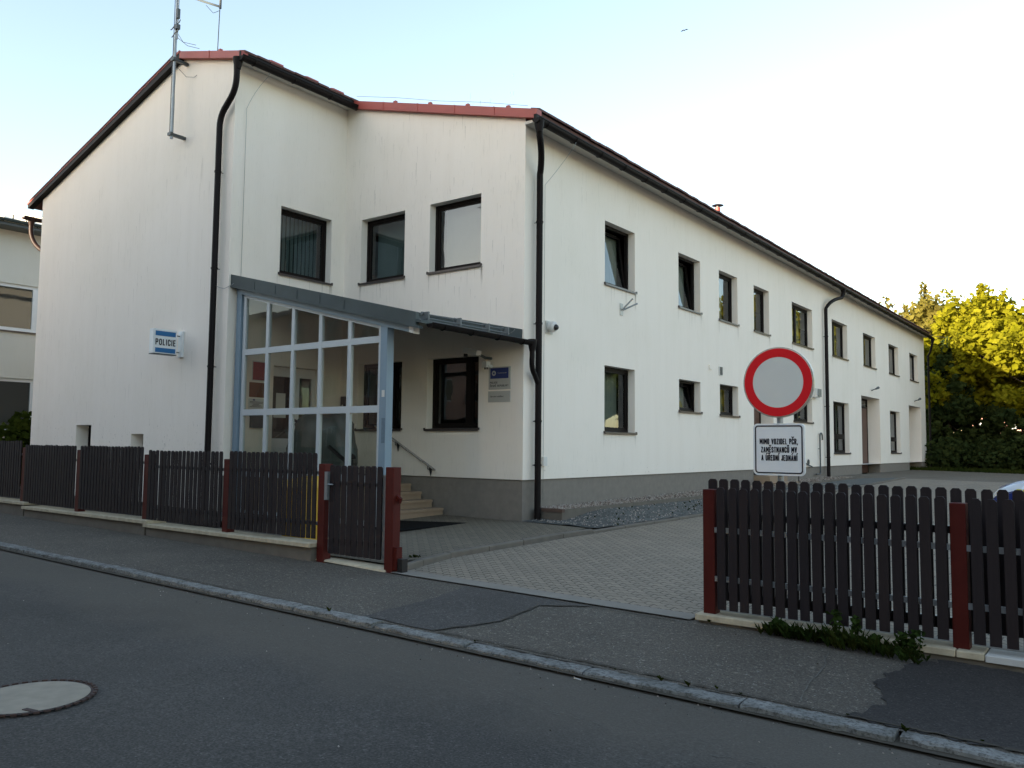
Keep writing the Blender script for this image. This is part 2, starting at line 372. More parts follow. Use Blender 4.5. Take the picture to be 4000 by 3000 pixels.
# ------------------------------------------------------------------ ground functions
def pz(X,Y=0): return -1.6-.01*X
def gz(X,Y):
    return -1.6-.01*X+.0225*min(max(Y-7.2,0),24)
def road_z(X): return pz(X)-.048
def sheet(name, x0,x1,y0,y1, nx, ny, zf, mat, kind='structure'):
    mb=MB(); vs=[]
    for j in range(ny+1):
        for i in range(nx+1):
            x=x0+(x1-x0)*i/nx; y=y0+(y1-y0)*j/ny; vs.append((x,y,zf(x,y)))
    fs=[(j*(nx+1)+i,j*(nx+1)+i+1,(j+1)*(nx+1)+i+1,(j+1)*(nx+1)+i) for j in range(ny) for i in range(nx)]
    mb.add(vs,fs); o=mb.build(name,mat); o['kind']=kind; return o
def polysheet(name, pts, zf, mat, dz=0.0):
    mb=MB(); mb.add([(x,y,zf(x,y)+dz) for x,y in pts],[tuple(range(len(pts)))]); o=mb.build(name,mat); o['kind']='structure'; return o
M['ground']=simple('ground_earth',(.045,.050,.022),.95,var=.4,vs=1.2)
def ground_z(x,y):
    base=-1.80-.01*max(-120,min(120,x))
    if y>30: base+=min((y-30)/16,1)*.62
    if y>46: base+=min((y-46)/30,1)*1.6
    return base
xs=[-500,-160,-80,-50,-35,-28,-22,-12,-6,0,6,12,20,40,80,160,500]; ys=[-500,-120,-40,-10,0,7,15,30,36,42,46,50,56,62,70,78,100,160,500]
mb=MB(); mb.add([(x,y,ground_z(x,y)) for y in ys for x in xs],[(j*len(xs)+i,j*len(xs)+i+1,(j+1)*len(xs)+i+1,(j+1)*len(xs)+i) for j in range(len(ys)-1) for i in range(len(xs)-1)])
g=mb.build('ground',M['ground']); g['kind']='structure'
sheet('road',-90,90,-3.2,5.06,60,4,lambda x,y:road_z(x)+.0*y,M['road'])
sheet('far_pavement',-90,90,-6.5,-3.25,60,2,lambda x,y:pz(x)+.03,M['walk'])
sheet('pavement',-90,60,5.19,7.12,60,4,lambda x,y:pz(x)-.004,M['walk'])
# courtyard base, paved drive, path, grit yard
sheet('courtyard',-8.75,40,7.12,47.6,30,40,lambda x,y:gz(x,y)-.012,M['grit'])
polysheet('driveway',[(-7.10,7.33),(-3.3,7.27),(9,7.27),(9,31),(-6.45,31),(-6.80,16.2),(-7.22,11.0),(-7.27,10.0),(-7.33,8.4)],gz,M['pavdrive'],.004)
polysheet('drive_edge_strip',[(-7.16,7.10),(-3.30,7.08),(-3.30,7.32),(-7.12,7.35)],gz,M['strip'],.010)
polysheet('entrance_path',[(-7.42,7.33),(-7.38,8.4),(-7.32,10.0),(-7.27,11.0),(-7.42,11.93),(-8.80,11.98),(-12.2,11.98),(-12.2,7.33)],gz,M['pavpath'],.055)
polysheet('front_yard',[(-27,7.3),(-12.2,7.3),(-12.2,12.1),(-27,12.1)],lambda x,y:-1.30-.006*(x+12),M['soil'],0)
# paths' raised kerb
mb=MB()
kp=[(-7.14,7.24),(-7.28,7.75),(-7.38,8.4),(-7.35,10.0),(-7.31,11.0),(-7.22,11.75),(-7.05,13.6),(-6.84,16.2),(-6.62,22),(-6.45,31)]
def kerbrun(mb,pts,w,top,seg=1.0,z=gz,gap=.008):
    for a,b in zip(pts[:-1],pts[1:]):
        a=Vector(a); b=Vector(b); L=(b-a).length; n=max(1,round(L/seg)); d=(b-a)/L; nn=Vector((-d.y,d.x))*w/2
        for i in range(n):
            p=a+d*(L*i/n+gap); q=a+d*(L*(i+1)/n-gap); t=top+random.uniform(-.004,.004)
            vs=[]
            for (c,off,h) in ((p,-1,-.15),(q,-1,-.15),(q,1,-.15),(p,1,-.15),(p,-1,t-.015),(q,-1,t-.015),(q,1,t-.015),(p,1,t-.015),(p,-.8,t),(q,-.8,t),(q,.8,t),(p,.8,t)):
                xy=c+nn*off; vs.append((xy.x,xy.y,z(xy.x,xy.y)+h))
            mb.add(vs,[(0,1,5,4),(1,2,6,5),(2,3,7,6),(3,0,4,7),(4,5,9,8),(5,6,10,9),(6,7,11,10),(7,4,8,11),(8,9,10,11)])
kerbrun(mb,kp[:6],.09,.075,1.0); kerbrun(mb,kp[5:],.09,.05,1.0)
o=mb.build('path_kerb',M['concrete']); o['kind']='structure'
# street kerb: worn granite stones
mb=MB(); x=-32.0; rnd=random.Random(3)
while x<14:
    L=rnd.uniform(.75,1.15); x1=x+L-rnd.uniform(.008,.02)
    lip=.006 if x>-6.5 else .012
    if -6.2<x<-3.0: lip=-.006
    y0=5.055+rnd.uniform(-.018,.018); y1=5.205+rnd.uniform(-.015,.02); n=14; vs=[]
    z0=rnd.uniform(-.006,.006)
    for i in range(n+1):
        xx=x+(x1-x)*i/n; e=rnd.uniform(-.011,.011); s=.02 if i in (0,n) else 0
        zz=pz(xx)+lip+z0
        q=rnd.uniform
        vs+=[(xx,y0+e+q(-.006,.006),pz(xx)-.16),(xx,y0+e+s*.3+q(-.008,.008),zz-.008-s*.6+q(-.006,.003)),(xx,y0+.012+e*.6+q(-.004,.004),zz-s*.4+q(-.004,.003)),(xx,(y0+y1)/2+q(-.01,.01),zz+q(-.004,.004)),(xx,y1-.006,zz-.002+q(-.005,.003)),(xx,y1+q(-.01,.01),zz-.05)]
    fs=[]
    for i in range(n):
        for k in range(5): a=i*6+k; fs.append((a,a+6,a+7,a+1))
    fs+=[tuple(range(6)),tuple(n*6+k for k in range(5,-1,-1))]
    mb.add(vs,fs); x=x1+rnd.uniform(.012,.035)
o=mb.build('kerb',M['granite']); o['kind']='structure'
polysheet('kerb_bed',[(-32,5.0),(14,5.0),(14,5.24),(-32,5.24)],lambda x,y:pz(x)-.03,M['soil'],0)
# rubbed grit line at the foot of the kerb
def crackline(name,pts,w,zf,mat,dz):
    mb=MB(); rn=random.Random(len(pts)*7+1)
    P=[]
    for a,b in zip(pts[:-1],pts[1:]):
        n=max(2,int((Vector(b)-Vector(a)).length/.06))
        for i in range(n): t=i/n; P.append((a[0]+(b[0]-a[0])*t+rn.uniform(-.012,.012),a[1]+(b[1]-a[1])*t+rn.uniform(-.012,.012)))
    P.append(pts[-1]); vs=[]
    for i,p in enumerate(P):
        q=P[min(i+1,len(P)-1)]; r0=P[max(i-1,0)]; d=Vector((q[0]-r0[0],q[1]-r0[1])); d.normalize(); ww=w*rn.uniform(.25,1.2)
        for s in (-1,1): vs.append((p[0]-d.y*ww*s,p[1]+d.x*ww*s,zf(p[0],p[1])+dz))
    fs=[(2*i,2*i+2,2*i+3,2*i+1) for i in range(len(P)-1)]
    mb.add(vs,fs); o=mb.build(name,mat); o['kind']='structure'; return o
# asphalt patches
def jag(pts,seed=1,a=.03,step=.09):
    rn=random.Random(seed); out=[]
    for i in range(len(pts)):
        p=pts[i]; q=pts[(i+1)%len(pts)]; L=math.hypot(q[0]-p[0],q[1]-p[1]); n=max(1,int(L/step))
        for k in range(n): t=k/n; out.append((p[0]+(q[0]-p[0])*t+(rn.uniform(-a,a) if k else 0),p[1]+(q[1]-p[1])*t+(rn.uniform(-a,a) if k else 0)))
    return out
polysheet('pavement_patch',jag([(-1.43,5.23),(14,5.23),(14,7.08),(-1.20,7.08),(-1.42,6.75),(-1.50,6.1),(-1.32,5.7)],3,.045,.05),lambda x,y:pz(x),M['patch'],.003)
polysheet('pavement_patch',jag([(-5.62,5.24),(-4.75,5.24),(-4.55,5.9),(-4.7,6.7),(-4.3,7.04),(-5.9,7.02),(-5.72,6.3),(-5.66,5.7)],5,.018),lambda x,y:pz(x),M['patch2'],.003)
crackline('pavement_crack',[(-4.76,5.25),(-4.56,5.9),(-4.72,6.7),(-4.3,7.02),(-3.4,6.98)],.012,lambda x,y:pz(x),M['soil'],.007)
crackline('pavement_crack',[(-9.5,5.26),(-7,5.24),(-5.7,5.235)],.012,lambda x,y:pz(x),M['soil'],.007)
crackline('pavement_crack',[(-4.7,5.245),(-3.2,5.25),(-1.8,5.24),(2,5.26)],.016,lambda x,y:pz(x),M['soil'],.007)
crackline('pavement_crack',[(-7.1,7.09),(-5.2,7.075),(-3.35,7.07)],.005,lambda x,y:pz(x),M['soil'],.016)
M['scratch']=simple('scratched_asphalt',(.115,.112,.10),.9,var=.2)
crackline('pavement_scratch',[(-1.98,6.75),(-1.86,6.2),(-1.83,5.75),(-1.74,5.35)],.004,lambda x,y:pz(x),M['scratch'],.004)
mb=MB(); rn=random.Random(55)
for k in range(420):
    x=rn.uniform(-8.5,2.5); y=4.33-.02*(x+4)+rn.gauss(0,.035)+(.10 if k%3 else 0)*(x<-3); L=rn.uniform(.01,.07); w_=rn.uniform(.001,.0035); z=road_z(x)+.0035
    mb.add([(x,y-w_,z),(x+L,y-w_*.3+rn.uniform(-.004,.004),z-.01*L),(x+L*.8,y+w_,z-.008*L),(x+L*.1,y+w_*1.1,z)],[(0,1,2,3)])
o=mb.build('road_scuff',M['scratch'],fix=False); o['kind']='structure'
# gutter grit
crackline('gutter_dirt',[(-20,5.03),(-9,5.035),(-5,5.03)],.022,lambda x,y:road_z(x),M['soil'],.004)
crackline('gutter_dirt',[(-5,5.03),(0,5.03),(4,5.03)],.03,lambda x,y:road_z(x),M['soil'],.004)
# loose chips on the road and pavement (stuff)
mb=MB(); rn=random.Random(11)
for k in range(520):
    if k<250: x=rn.uniform(-9,3); y=5.03-abs(rn.gauss(0,.16)); z=road_z(x)
    elif k<400: x=rn.uniform(-12,3); y=rn.uniform(.8,5); z=road_z(x)
    else: x=rn.uniform(-12,3); y=rn.uniform(5.3,7.0); z=pz(x)
    r=rn.uniform(.003,.010); mb.add([(x-r,y,z),(x+r,y-r*.5,z),(x,y+r,z),(x+rn.uniform(-.3,.3)*r,y,z+r*.9)],[(0,1,2),(0,1,3),(1,2,3),(2,0,3)],k%3)
o=mb.build('grit',[M['stone'],M['pebble'],M['soil']]); tag(o,'small stone chips scattered along the gutter and pavement','grit',kind='stuff')
# manhole
MHC=(-5.535,2.405)
mc=MHC
mh=thing('manhole_cover',(mc[0],mc[1],road_z(mc[0])),'round pale concrete manhole cover set in the road','manhole cover')
def disc(mb,c,r0,r1,z,n=48,mi=0,ring=False):
    if not ring: mb.add([(c[0]+r1*cos(2*pi*i/n),c[1]+r1*sin(2*pi*i/n),z) for i in range(n)],[tuple(range(n))],mi)
    else:
        vs=[(c[0]+r*cos(2*pi*i/n),c[1]+r*sin(2*pi*i/n),z) for r in (r0,r1) for i in range(n)]
        mb.add(vs,[(i,(i+1)%n,n+(i+1)%n,n+i) for i in range(n)],mi)
M['mhc']=simple('manhole_concrete',(.27,.24,.19),.9,var=.3,vs=9,bs=.003,bscale=60)
M['rust']=simple('rusty_iron',(.045,.026,.022),.8,var=.4,vs=14,bs=.004,bscale=50)
mb=MB(); disc(mb,mc,0,.335,road_z(mc[0])+.012); mb.build('lid',M['mhc'],mh)
mb=MB(); disc(mb,mc,.337,.352,road_z(mc[0])+.010,ring=True); disc(mb,mc,.354,.372,road_z(mc[0])+.013,ring=True)
for i in range(40):
    a=2*pi*i/40; c=(mc[0]+.364*cos(a),mc[1]+.364*sin(a)); mb.obox((c[0],c[1],road_z(mc[0])+.012),(.010*cos(a),.010*sin(a),0),(-.017*sin(a),.017*cos(a),0),(0,0,.006))
mb.build('frame_ring',M['rust'],mh)
# keyhole of the lid
mb=MB(); mb.obox((mc[0]+.28,mc[1]-.12,road_z(mc[0])+.012),(.05,.01,0),(-.004,.016,0),(0,0,.004)); mb.build('lifting_slot',M['rust'],mh)
# cigarette butt
mb=MB(); mb.tube([(-3.19,4.975,road_z(-3.2)+.006),(-3.13,4.965,road_z(-3.2)+.006)],.0045,8); o=mb.build('cigarette_butt',M['paper']); tag(o,'small white cigarette butt lying on the road by the kerb','cigarette butt')

# ================================================================== MAIN BUILDING
XL,XC,XD,YA,YB,YE=-21.85,-8.83,-13.74,9.18,12.03,47.85
RX,RZ=-15.6,8.115; mr_,ml_=.280,.302
def roof_z(x): return RZ-(mr_*(x-RX) if x>RX else ml_*(RX-x))
bld=thing('office_building',(-14,14,-1.4),'long off-white two-storey police building with brown windows and red gable flashings','building')
wall=MB()
def facade(mb, fn, us, ztop, zbot, holes, depth=.17, mi=0, hmi=0):
    """fn(u,v,z): v outward. holes: (u0,u1,z0,z1)."""
    cuts=sorted(set([us[0],us[-1]]+list(us)+[h[0] for h in holes]+[h[1] for h in holes]))
    for a,b in zip(cuts[:-1],cuts[1:]):
        if b-a<1e-5: continue
        m=(a+b)/2; hs=sorted([h for h in holes if h[0]<=m<=h[1]],key=lambda h:h[2])
        z=zbot
        for h in hs:
            if h[2]>z+1e-4: mb.quad(fn(a,0,z),fn(b,0,z),fn(b,0,h[2]),fn(a,0,h[2]),mi)
            z=h[3]
        mb.quad(fn(a,0,z),fn(b,0,z),fn(b,0,ztop(b)),fn(a,0,ztop(a)),mi)
    for h in holes:
        u0,u1,z0,z1=h[:4]; d=h[4] if len(h)>4 else depth
        mb.quad(fn(u0,0,z0),fn(u0,-d,z0),fn(u0,-d,z1),fn(u0,0,z1),hmi)
        mb.quad(fn(u1,0,z0),fn(u1,-d,z0),fn(u1,-d,z1),fn(u1,0,z1),hmi)
        mb.quad(fn(u0,0,z0),fn(u1,0,z0),fn(u1,-d,z0),fn(u0,-d,z0),hmi)
        mb.quad(fn(u0,0,z1),fn(u1,0,z1),fn(u1,-d,z1),fn(u0,-d,z1),hmi)
fA=lambda u,v,z:(u,YA-v,z)
fB=lambda u,v,z:(u,YB-v,z)
fC=lambda u,v,z:(XC+v,u,z)
fD=lambda u,v,z:(XD+v,u,z)
UH,US,LH,LS=4.785,3.44,1.70,.315
PZ=-.615
A_h=[(-19.52,-18.82,-.45,.375,.34),(-17.08,-16.58,-.20,.17,.34)]
B_up=[(-13.2,-11.90),(-11.20,-9.87)]
B_h=[(a,b,US,4.83) for a,b in B_up]+[(-13.20,-11.90,LS,1.705),(-11.20,-9.88,LS,1.705)]
D_h=[(10.33,11.66,US,4.83),(10.27,11.45,PZ,1.56,.22)]
C_up=[(14.9,16.21),(18.42,19.69),(20.89,22.18),(23.43,24.69),(26.80,28.91),(31.23,33.25),(35.6,37.58),(39.96,41.88),(44.28,46.15)]
C_h=[(a,b,US,UH) for a,b in C_up]
C_lo=[(14.89,16.20,.305,LH),(18.42,19.66,.885,1.66),(20.89,22.17,.875,LH),(26.82,28.75,.885,LH),(31.23,33.28,-.155,1.745),(39.95,41.9,-.155,1.745)]
C_h+=C_lo
C_door=[(23.33,24.95,PZ,1.72,.45),(35.12,38.1,PZ,2.17,.58),(43.85,46.63,PZ,2.16,.75)]
C_h+=C_door
topA=lambda x:roof_z(x)-.15
facade(wall,fA,[XL,RX,XD],topA,-1.5,A_h)
facade(wall,fB,[XD,XC],topA,PZ,B_h)
facade(wall,fC,[YB,YE],lambda u:5.93,PZ,C_h,depth=.17)
facade(wall,fD,[YA,YB],lambda u:7.42,PZ,D_h)
# hidden sides
wall.quad((XL,YA,-1.5),(XL,YE,-1.5),(XL,YE,6.0),(XL,YA,topA(XL)))
wall.add([(XL,YE,-1.5),(XC,YE,-1.5),(XC,YE,5.95),(RX,YE,RZ-.15),(XL,YE,6.05)],[(0,1,2,3,4)])
# drip lip at the foot of the render
rd=random.Random(404)
def run(fn,u,z,L,w,mi):
    for h in {id(fA):A_h,id(fB):B_h,id(fC):C_h,id(fD):D_h}[id(fn)]:
        if h[0]-.02<u<h[1]+.02 and z>h[2]-.002 and z-L<h[3]: return
    n=5; vs=[]
    for k in range(n+1):
        t=k/n; ww=w*(1-t)**.6*rd.uniform(.6,1.1)+.0008; uu=u+rd.uniform(-.002,.002)
        vs+=[fn(uu-ww/2,.0012,z-L*t),fn(uu+ww/2,.0012,z-L*t)]
    wall.add(vs,[(2*k,2*k+1,2*k+3,2*k+2) for k in range(n)],mi)
def sill_runs(fn,u0,u1,z,n,L):
    for k in range(n):
        u=rd.choice((u0-.02,u1+.02,rd.uniform(u0,u1)))+rd.gauss(0,.02); run(fn,u,z-.045,L*rd.uniform(.3,1),rd.uniform(.006,.02),1)
for (a,b) in B_up: sill_runs(fB,a,b,US,14,.5)
sill_runs(fD,10.33,11.66,US,14,.5)
for (a,b) in C_up: sill_runs(fC,a,b,US,12,.5)
for (a,b,z0,z1) in C_lo: sill_runs(fC,a,b,z0,8,.35)
for k in range(190): run(fB,rd.uniform(-13.6,-8.95),rd.uniform(4.9,7.0) if k%2 else rd.uniform(2.6,4.9),rd.uniform(.04,.35),rd.uniform(.003,.010),1+(k%5==0))
for k in range(150): run(fA,rd.uniform(-21.7,-13.9),rd.uniform(.2,5.9),rd.uniform(.05,.5),rd.uniform(.003,.012),1)
for k in range(220): run(fA,rd.uniform(-21.8,-13.8),-.2+abs(rd.gauss(0,.35)),rd.uniform(.01,.06),rd.uniform(.006,.02),1+(k%4==0))
for k in range(160): run(fC,rd.uniform(12.4,47),rd.uniform(4.9,5.85),rd.uniform(.1,.5),rd.uniform(.004,.012),1)
for k in range(160): run(fC,rd.uniform(12.4,47),PZ+.03+abs(rd.gauss(0,.12)),rd.uniform(.01,.03),rd.uniform(.01,.04),1)
M['grime']=simple('rain_grime',(.62,.575,.51),.95,var=.1); M['grime2']=simple('rain_grime_dark',(.42,.39,.35),.95,var=.1)
wall_o=wall.build('wall',[M['wall'],M['grime'],M['grime2']],bld,fix=False)
# plinth (set back 3 cm)
pl=MB(); s=.03
facade(pl,lambda u,v,z:(u,YB+s-v,z),[XD,XC-s],lambda u:PZ-.004,-1.75,[])
facade(pl,lambda u,v,z:(XC-s+v,u,z),[YB+s,YE],lambda u:PZ-.004,-1.75,[(23.33,24.95,-1.3,PZ-.004,.42),(35.12,38.1,-1.6,PZ-.004,.54),(43.85,46.63,-1.6,PZ-.004,.72)])
facade(pl,lambda u,v,z:(XD-s+v,u,z),[YA,YB],lambda u:PZ-.004,-1.75,[])
facade(pl,lambda u,v,z:(u,YA+s-v,z),[XL,XD],lambda u:-1.2,-1.75,[])
pl.quad((XD,YB,PZ-.002),(XC,YB,PZ-.002),(XC,YB+.05,PZ-.002),(XD,YB+.05,PZ-.002))
pl.quad((XC,YB,PZ-.002),(XC,YE,PZ-.002),(XC-.05,YE,PZ-.002),(XC-.05,YB,PZ-.002))
pl.build('plinth',M['plinth'],bld,fix=False)
# roof
rf=MB(); T=.10
def slab(mb,pts,mi=0):
    n=len(pts); mb.add([(x,y,roof_z(x)-.02) for x,y in pts]+[(x,y,roof_z(x)-.02-T) for x,y in pts],[tuple(range(n)),tuple(range(2*n-1,n-1,-1))]+[(i,(i+1)%n,n+(i+1)%n,n+i) for i in range(n)],mi)
slab(rf,[(RX,9.10),(-13.46,9.10),(-13.46,11.97),(RX,11.97)])
slab(rf,[(RX,11.97),(-8.55,11.97),(-8.55,YE+.15),(RX,YE+.15)])
slab(rf,[(RX,9.10),(RX,YE+.15),(-22.40,YE+.15),(-22.40,9.10)])
# tile noses along the eaves
rn=random.Random(5); y=12.0
while y<YE:
    w=.30; dz=rn.uniform(0,.018); rf.obox((-8.60,y+w/2,roof_z(-8.60)+.012+dz),(.10,0,-.028),(0,w/2-.012,0),(0,0,.022)); y+=w
y=9.12
while y<11.9:
    w=.30; dz=rn.uniform(0,.018); rf.obox((-13.51,y+w/2,roof_z(-13.51)+.012+dz),(.10,0,-.028),(0,w/2-.012,0),(0,0,.022)); y+=w
x=-22.3
while x<RX-.2:
    w=.33; rf.obox((x+w/2,9.14,roof_z(x+w/2)+.006+rn.uniform(0,.012)),(w/2,0,w/2*ml_),(0,.1,0),(0,0,.018)); x+=w
rf.build('roof',M['tile'],bld)
for (xx,yy) in ((-13.55,9.95),(-13.55,10.85),(-13.55,11.55),(-8.7,12.55),(-8.7,13.9),(-8.7,15.6),(-8.7,17.4),(-8.7,19.2),(-8.7,21.2),(-8.7,23.5)):
    sg=MB(); sg.obox((xx,yy,roof_z(xx)+.055),(.05,0,-.014),(0,.15,0),(.0,0,.045)); sg.obox((xx-.04,yy,roof_z(xx)+.10),(.02,0,0),(0,.15,0),(0,0,.012))
    sg.build('snow_guard',M['red'],bld)
# rake flashings
def rake(x0,x1,yf,h=.15,t=.06,zz=0.0):
    mb=MB()
    a=(x0,roof_z(x0)); b=(x1,roof_z(x1))
    mb.add([(a[0],yf,a[1]-h),(b[0],yf,b[1]-h),(b[0],yf,b[1]),(a[0],yf,a[1]),(a[0],yf+t*2.5,a[1]-h),(b[0],yf+t*2.5,b[1]-h),(b[0],yf+t*2.5,b[1]+.0),(a[0],yf+t*2.5,a[1]+.0)],
           [(0,1,2,3),(4,7,6,5),(3,2,6,7),(0,4,5,1),(0,3,7,4),(1,5,6,2)])
    n=int(abs(x1-x0)/1.25)+1
    for i in range(1,n):
        xx=x0+(x1-x0)*i/n; mb.obox((xx,yf-.004,roof_z(xx)-h/2),(.012,0,0),(0,.006,0),(0,0,h/2+.004))
        mb.obox((xx+.3,yf+.06,roof_z(xx+.3)+.02),(.035,0,0),(0,.03,0),(0,0,.028))
    return mb
rake(RX,-13.42,9.06,.145).build('rake_flashing',M['red'],bld)
rake(-13.50,-8.50,11.92,.17).build('rake_flashing',M['red'],bld)
mb=MB(); mb.add([(RX,9.06,RZ-.15),(-22.42,9.06,roof_z(-22.42)-.13),(-22.42,9.06,roof_z(-22.42)-.02),(RX,9.06,RZ-.01),(RX,9.2,RZ-.15),(-22.42,9.2,roof_z(-22.42)-.13),(-22.42,9.2,roof_z(-22.42)-.02),(RX,9.2,RZ-.01)],[(0,1,2,3),(4,7,6,5),(3,2,6,7),(0,4,5,1),(0,3,7,4),(1,5,6,2)])
mb.build('rake_board',M['brown'],bld)
mb=MB(); mb.add([(RX,9.05,RZ-.03),(-22.44,9.05,roof_z(-22.44)-.035),(-22.44,9.05,roof_z(-22.44)+.01),(RX,9.05,RZ+.02),(RX,9.25,RZ-.03),(-22.44,9.25,roof_z(-22.44)-.035),(-22.44,9.25,roof_z(-22.44)+.01),(RX,9.25,RZ+.02)],[(0,1,2,3),(4,7,6,5),(3,2,6,7),(0,4,5,1),(0,3,7,4),(1,5,6,2)])
mb.build('rake_flashing',M['red'],bld)
# soffits
mb=MB(); mb.box(XC+.002,-8.50,YB-.03,YE+.1,5.93,5.985); mb.box(XD+.002,-13.43,YA-.03,YB-.003,7.40,7.455); mb.build('soffit',M['soffit'],bld)
# gutters (half round) with brackets
def gutter(y0,y1,x,z,r=.075,step=.95,xw=None):
    mb=MB(); n=8; vs=[]
    for yy in (y0,y1):
        for k in range(n+1):
            a=pi+pi*k/n; vs.append((x+r*cos(a),yy,z+r*sin(a)))
        for k in range(n+1):
            a=2*pi-pi*k/n; vs.append((x+(r-.008)*cos(a),yy,z+(r-.008)*sin(a)))
    m=2*(n+1); fs=[(i,(i+1)%m,m+(i+1)%m,m+i) for i in range(m)]
    for off in (0,m): fs+= [(off+i,off+i+1,off+m-2-i,off+m-1-i) for i in range(n)]
    mb.add(vs,fs)
    mb.tube([(x+r,y0,z+.004),(x+r,y1,z+.004)],.011,8)
    for yy in (y0+.005,y1-.005): mb.add([(x,yy,z)]+[(x+r*cos(pi+pi*k/n),yy,z+r*sin(pi+pi*k/n)) for k in range(n+1)],[(0,k+1,k+2) for k in range(n)])
    y=y0+.3
    while y<y1:
        mb.tube([(x+(r+.006)*cos(pi+pi*k/8),y,z+(r+.006)*sin(pi+pi*k/8)) for k in range(9)],.008,6)
        y+=step
    return mb
auto(gutter(11.75,YE+.1,-8.40,5.875,.085).build('gutter',M['gutter'],bld))
auto(gutter(9.0,11.95,-13.36,7.36,.085).build('gutter',M['gutter'],bld))
auto(gutter(9.0,YE,-22.5,5.72,.08,xw=0).build('gutter',M['copper'],bld))
mb=MB()
mb.box(-8.555,-8.495,11.9,YE+.12,5.88,6.03); mb.build('fascia_board',M['brown'],bld)
mb=MB(); mb.box(-13.475,-13.425,9.05,11.96,7.38,7.50); mb.build('fascia_board',M['brown'],bld)
# downpipes
def arc(p0,p1,p2,n=6):
    p0,p1,p2=map(Vector,(p0,p1,p2)); return [p0*(1-t)**2+p1*2*t*(1-t)+p2*t*t for t in [i/n for i in range(n+1)]]
def downpipe(path,r=.055,colz=(),wall_dir=(0,1,0),hopper=None,mat='gutter'):
    mb=MB(); mb.tube(path,r,14)
    if hopper:
        x,y,z=hopper; mb.tube([(x,y,z+.02),(x,y,z-.06),(x,y,z-.20)],.1,12,rs=[.095,.088,.058])
    for (x,y,z) in colz:
        mb.tube([(x,y,z-.018),(x,y,z+.018)],r+.009,14); w=Vector(wall_dir)*.12; mb.tube([(x,y,z),(x+w[0],y+w[1],z)],.008,6)
    o=mb.build('downpipe',M[mat],bld); return auto(o)
# pipe 1 on facade A
P1x=-14.06; y1=YA-.115
path=[(-13.50,9.02,7.30),(-13.50,9.03,7.08)]+arc((-13.50,9.03,7.02),(-13.52,9.05,6.75),(-13.78,9.06,6.58))+arc((-13.86,y1,6.52),(P1x,y1,6.38),(P1x,y1,6.12))+[(P1x,y1,3),(P1x,y1,-1.35)]
downpipe(path,.058,[(P1x,y1,z) for z in (5.25,3.35,1.45,-.4)],(0,1,0),(-13.48,9.03,7.34))
# pipe 2 on facade C near the corner
P2x=XC+.115; P2y=12.34
path=[(-8.46,11.86,5.85),(-8.50,11.95,5.62)]+arc((-8.52,12.0,5.55),(P2x,P2y,5.35),(P2x,P2y,5.05))+[(P2x,P2y,3),(P2x,P2y,-1.44)]
path=[(-8.40,11.86,5.82),(-8.42,11.90,5.60)]+arc((-8.43,11.94,5.52),(-8.60,12.25,5.30),(P2x,P2y,5.05))+[(P2x,P2y,3),(P2x,P2y,-1.44)]
downpipe(path,.060,[(P2x,P2y,z) for z in (4.15,2.25,.45)]+[(P2x,P2y,-.35)],(-1,0,0),(-8.40,11.86,5.84))
mb=MB()
# pipe 3 in the middle, pipe at the far end
P3y=30.12
path=[(-8.40,31.25,5.80),(-8.42,31.2,5.60)]+arc((-8.44,31.15,5.52),(-8.6,30.3,5.35),(P2x,P3y,5.0))+[(P2x,P3y,2),(P2x,P3y,-1.1)]
downpipe(path,.062,[(P2x,P3y,z) for z in (4.0,1.5,-.3)],(-1,0,0),(-8.40,31.25,5.82))
P4=YE-.02
path=[(-8.40,YE,5.80),(-8.42,YE,5.55)]+arc((-8.44,YE,5.5),(-8.5,YE+.1,5.2),(XC+.16,YE+.22,4.95))+[(XC+.16,YE+.22,2),(XC+.16,YE+.22,-1.1)]
downpipe(path,.055,[],(-1,0,0),(-8.40,YE,5.82))
# left eave elbow pipe
path=[(-22.5,9.2,5.70),(-22.5,9.2,5.45)]+arc((-22.5,9.2,5.40),(-22.48,9.22,5.05),(-22.15,9.35,4.85))+[(-22.0,9.45,4.7),(-21.97,9.5,4.4),(-21.97,9.5,-1.3)]
downpipe(path,.055,[],(1,0,0),(-22.5,9.2,5.72),mat='copper')
# lightning wires
def wire(pts,r=.005,par=None,name='lightning_wire'):
    mb=MB(); mb.tube(pts,r*.7,6); return mb.build(name,M['galv'],par or bld,smooth=True)
wire([(-13.36,9.68,7.3)]+arc((-13.38,9.66,7.2),(-13.6,9.5,6.9),(XD+.03,9.42,6.55))+[(XD+.03,9.42,3.2)])
wire([(-8.33,13.0,5.85)]+arc((-8.36,13.0,5.75),(-8.5,12.75,5.3),(XC+.03,12.63,4.95))+[(XC+.03,12.63,-1.0)])
wire([(-13.4,11.98,7.62),(-12.2,12.02,7.30),(-11,12.02,6.93),(-9.9,12.02,6.63),(-8.8,12.05,6.30)],.006)
# chimney / vent pipe on roof
mb=MB(); cx_,cy_=-10.5,24.8; cz=roof_z(cx_)
mb.tube([(cx_,cy_,cz-.1),(cx_,cy_,cz+1.02)],.085,12); auto(mb.build('chimney_pipe',M['red'],bld))
mb=MB(); mb.tube([(cx_,cy_,cz+1.02),(cx_,cy_,cz+1.07),(cx_,cy_,cz+1.09),(cx_,cy_,cz+1.15)],.05,14,rs=[.05,.05,.19,.02]); mb.build('chimney_cowl',M['darkgrey'],bld)

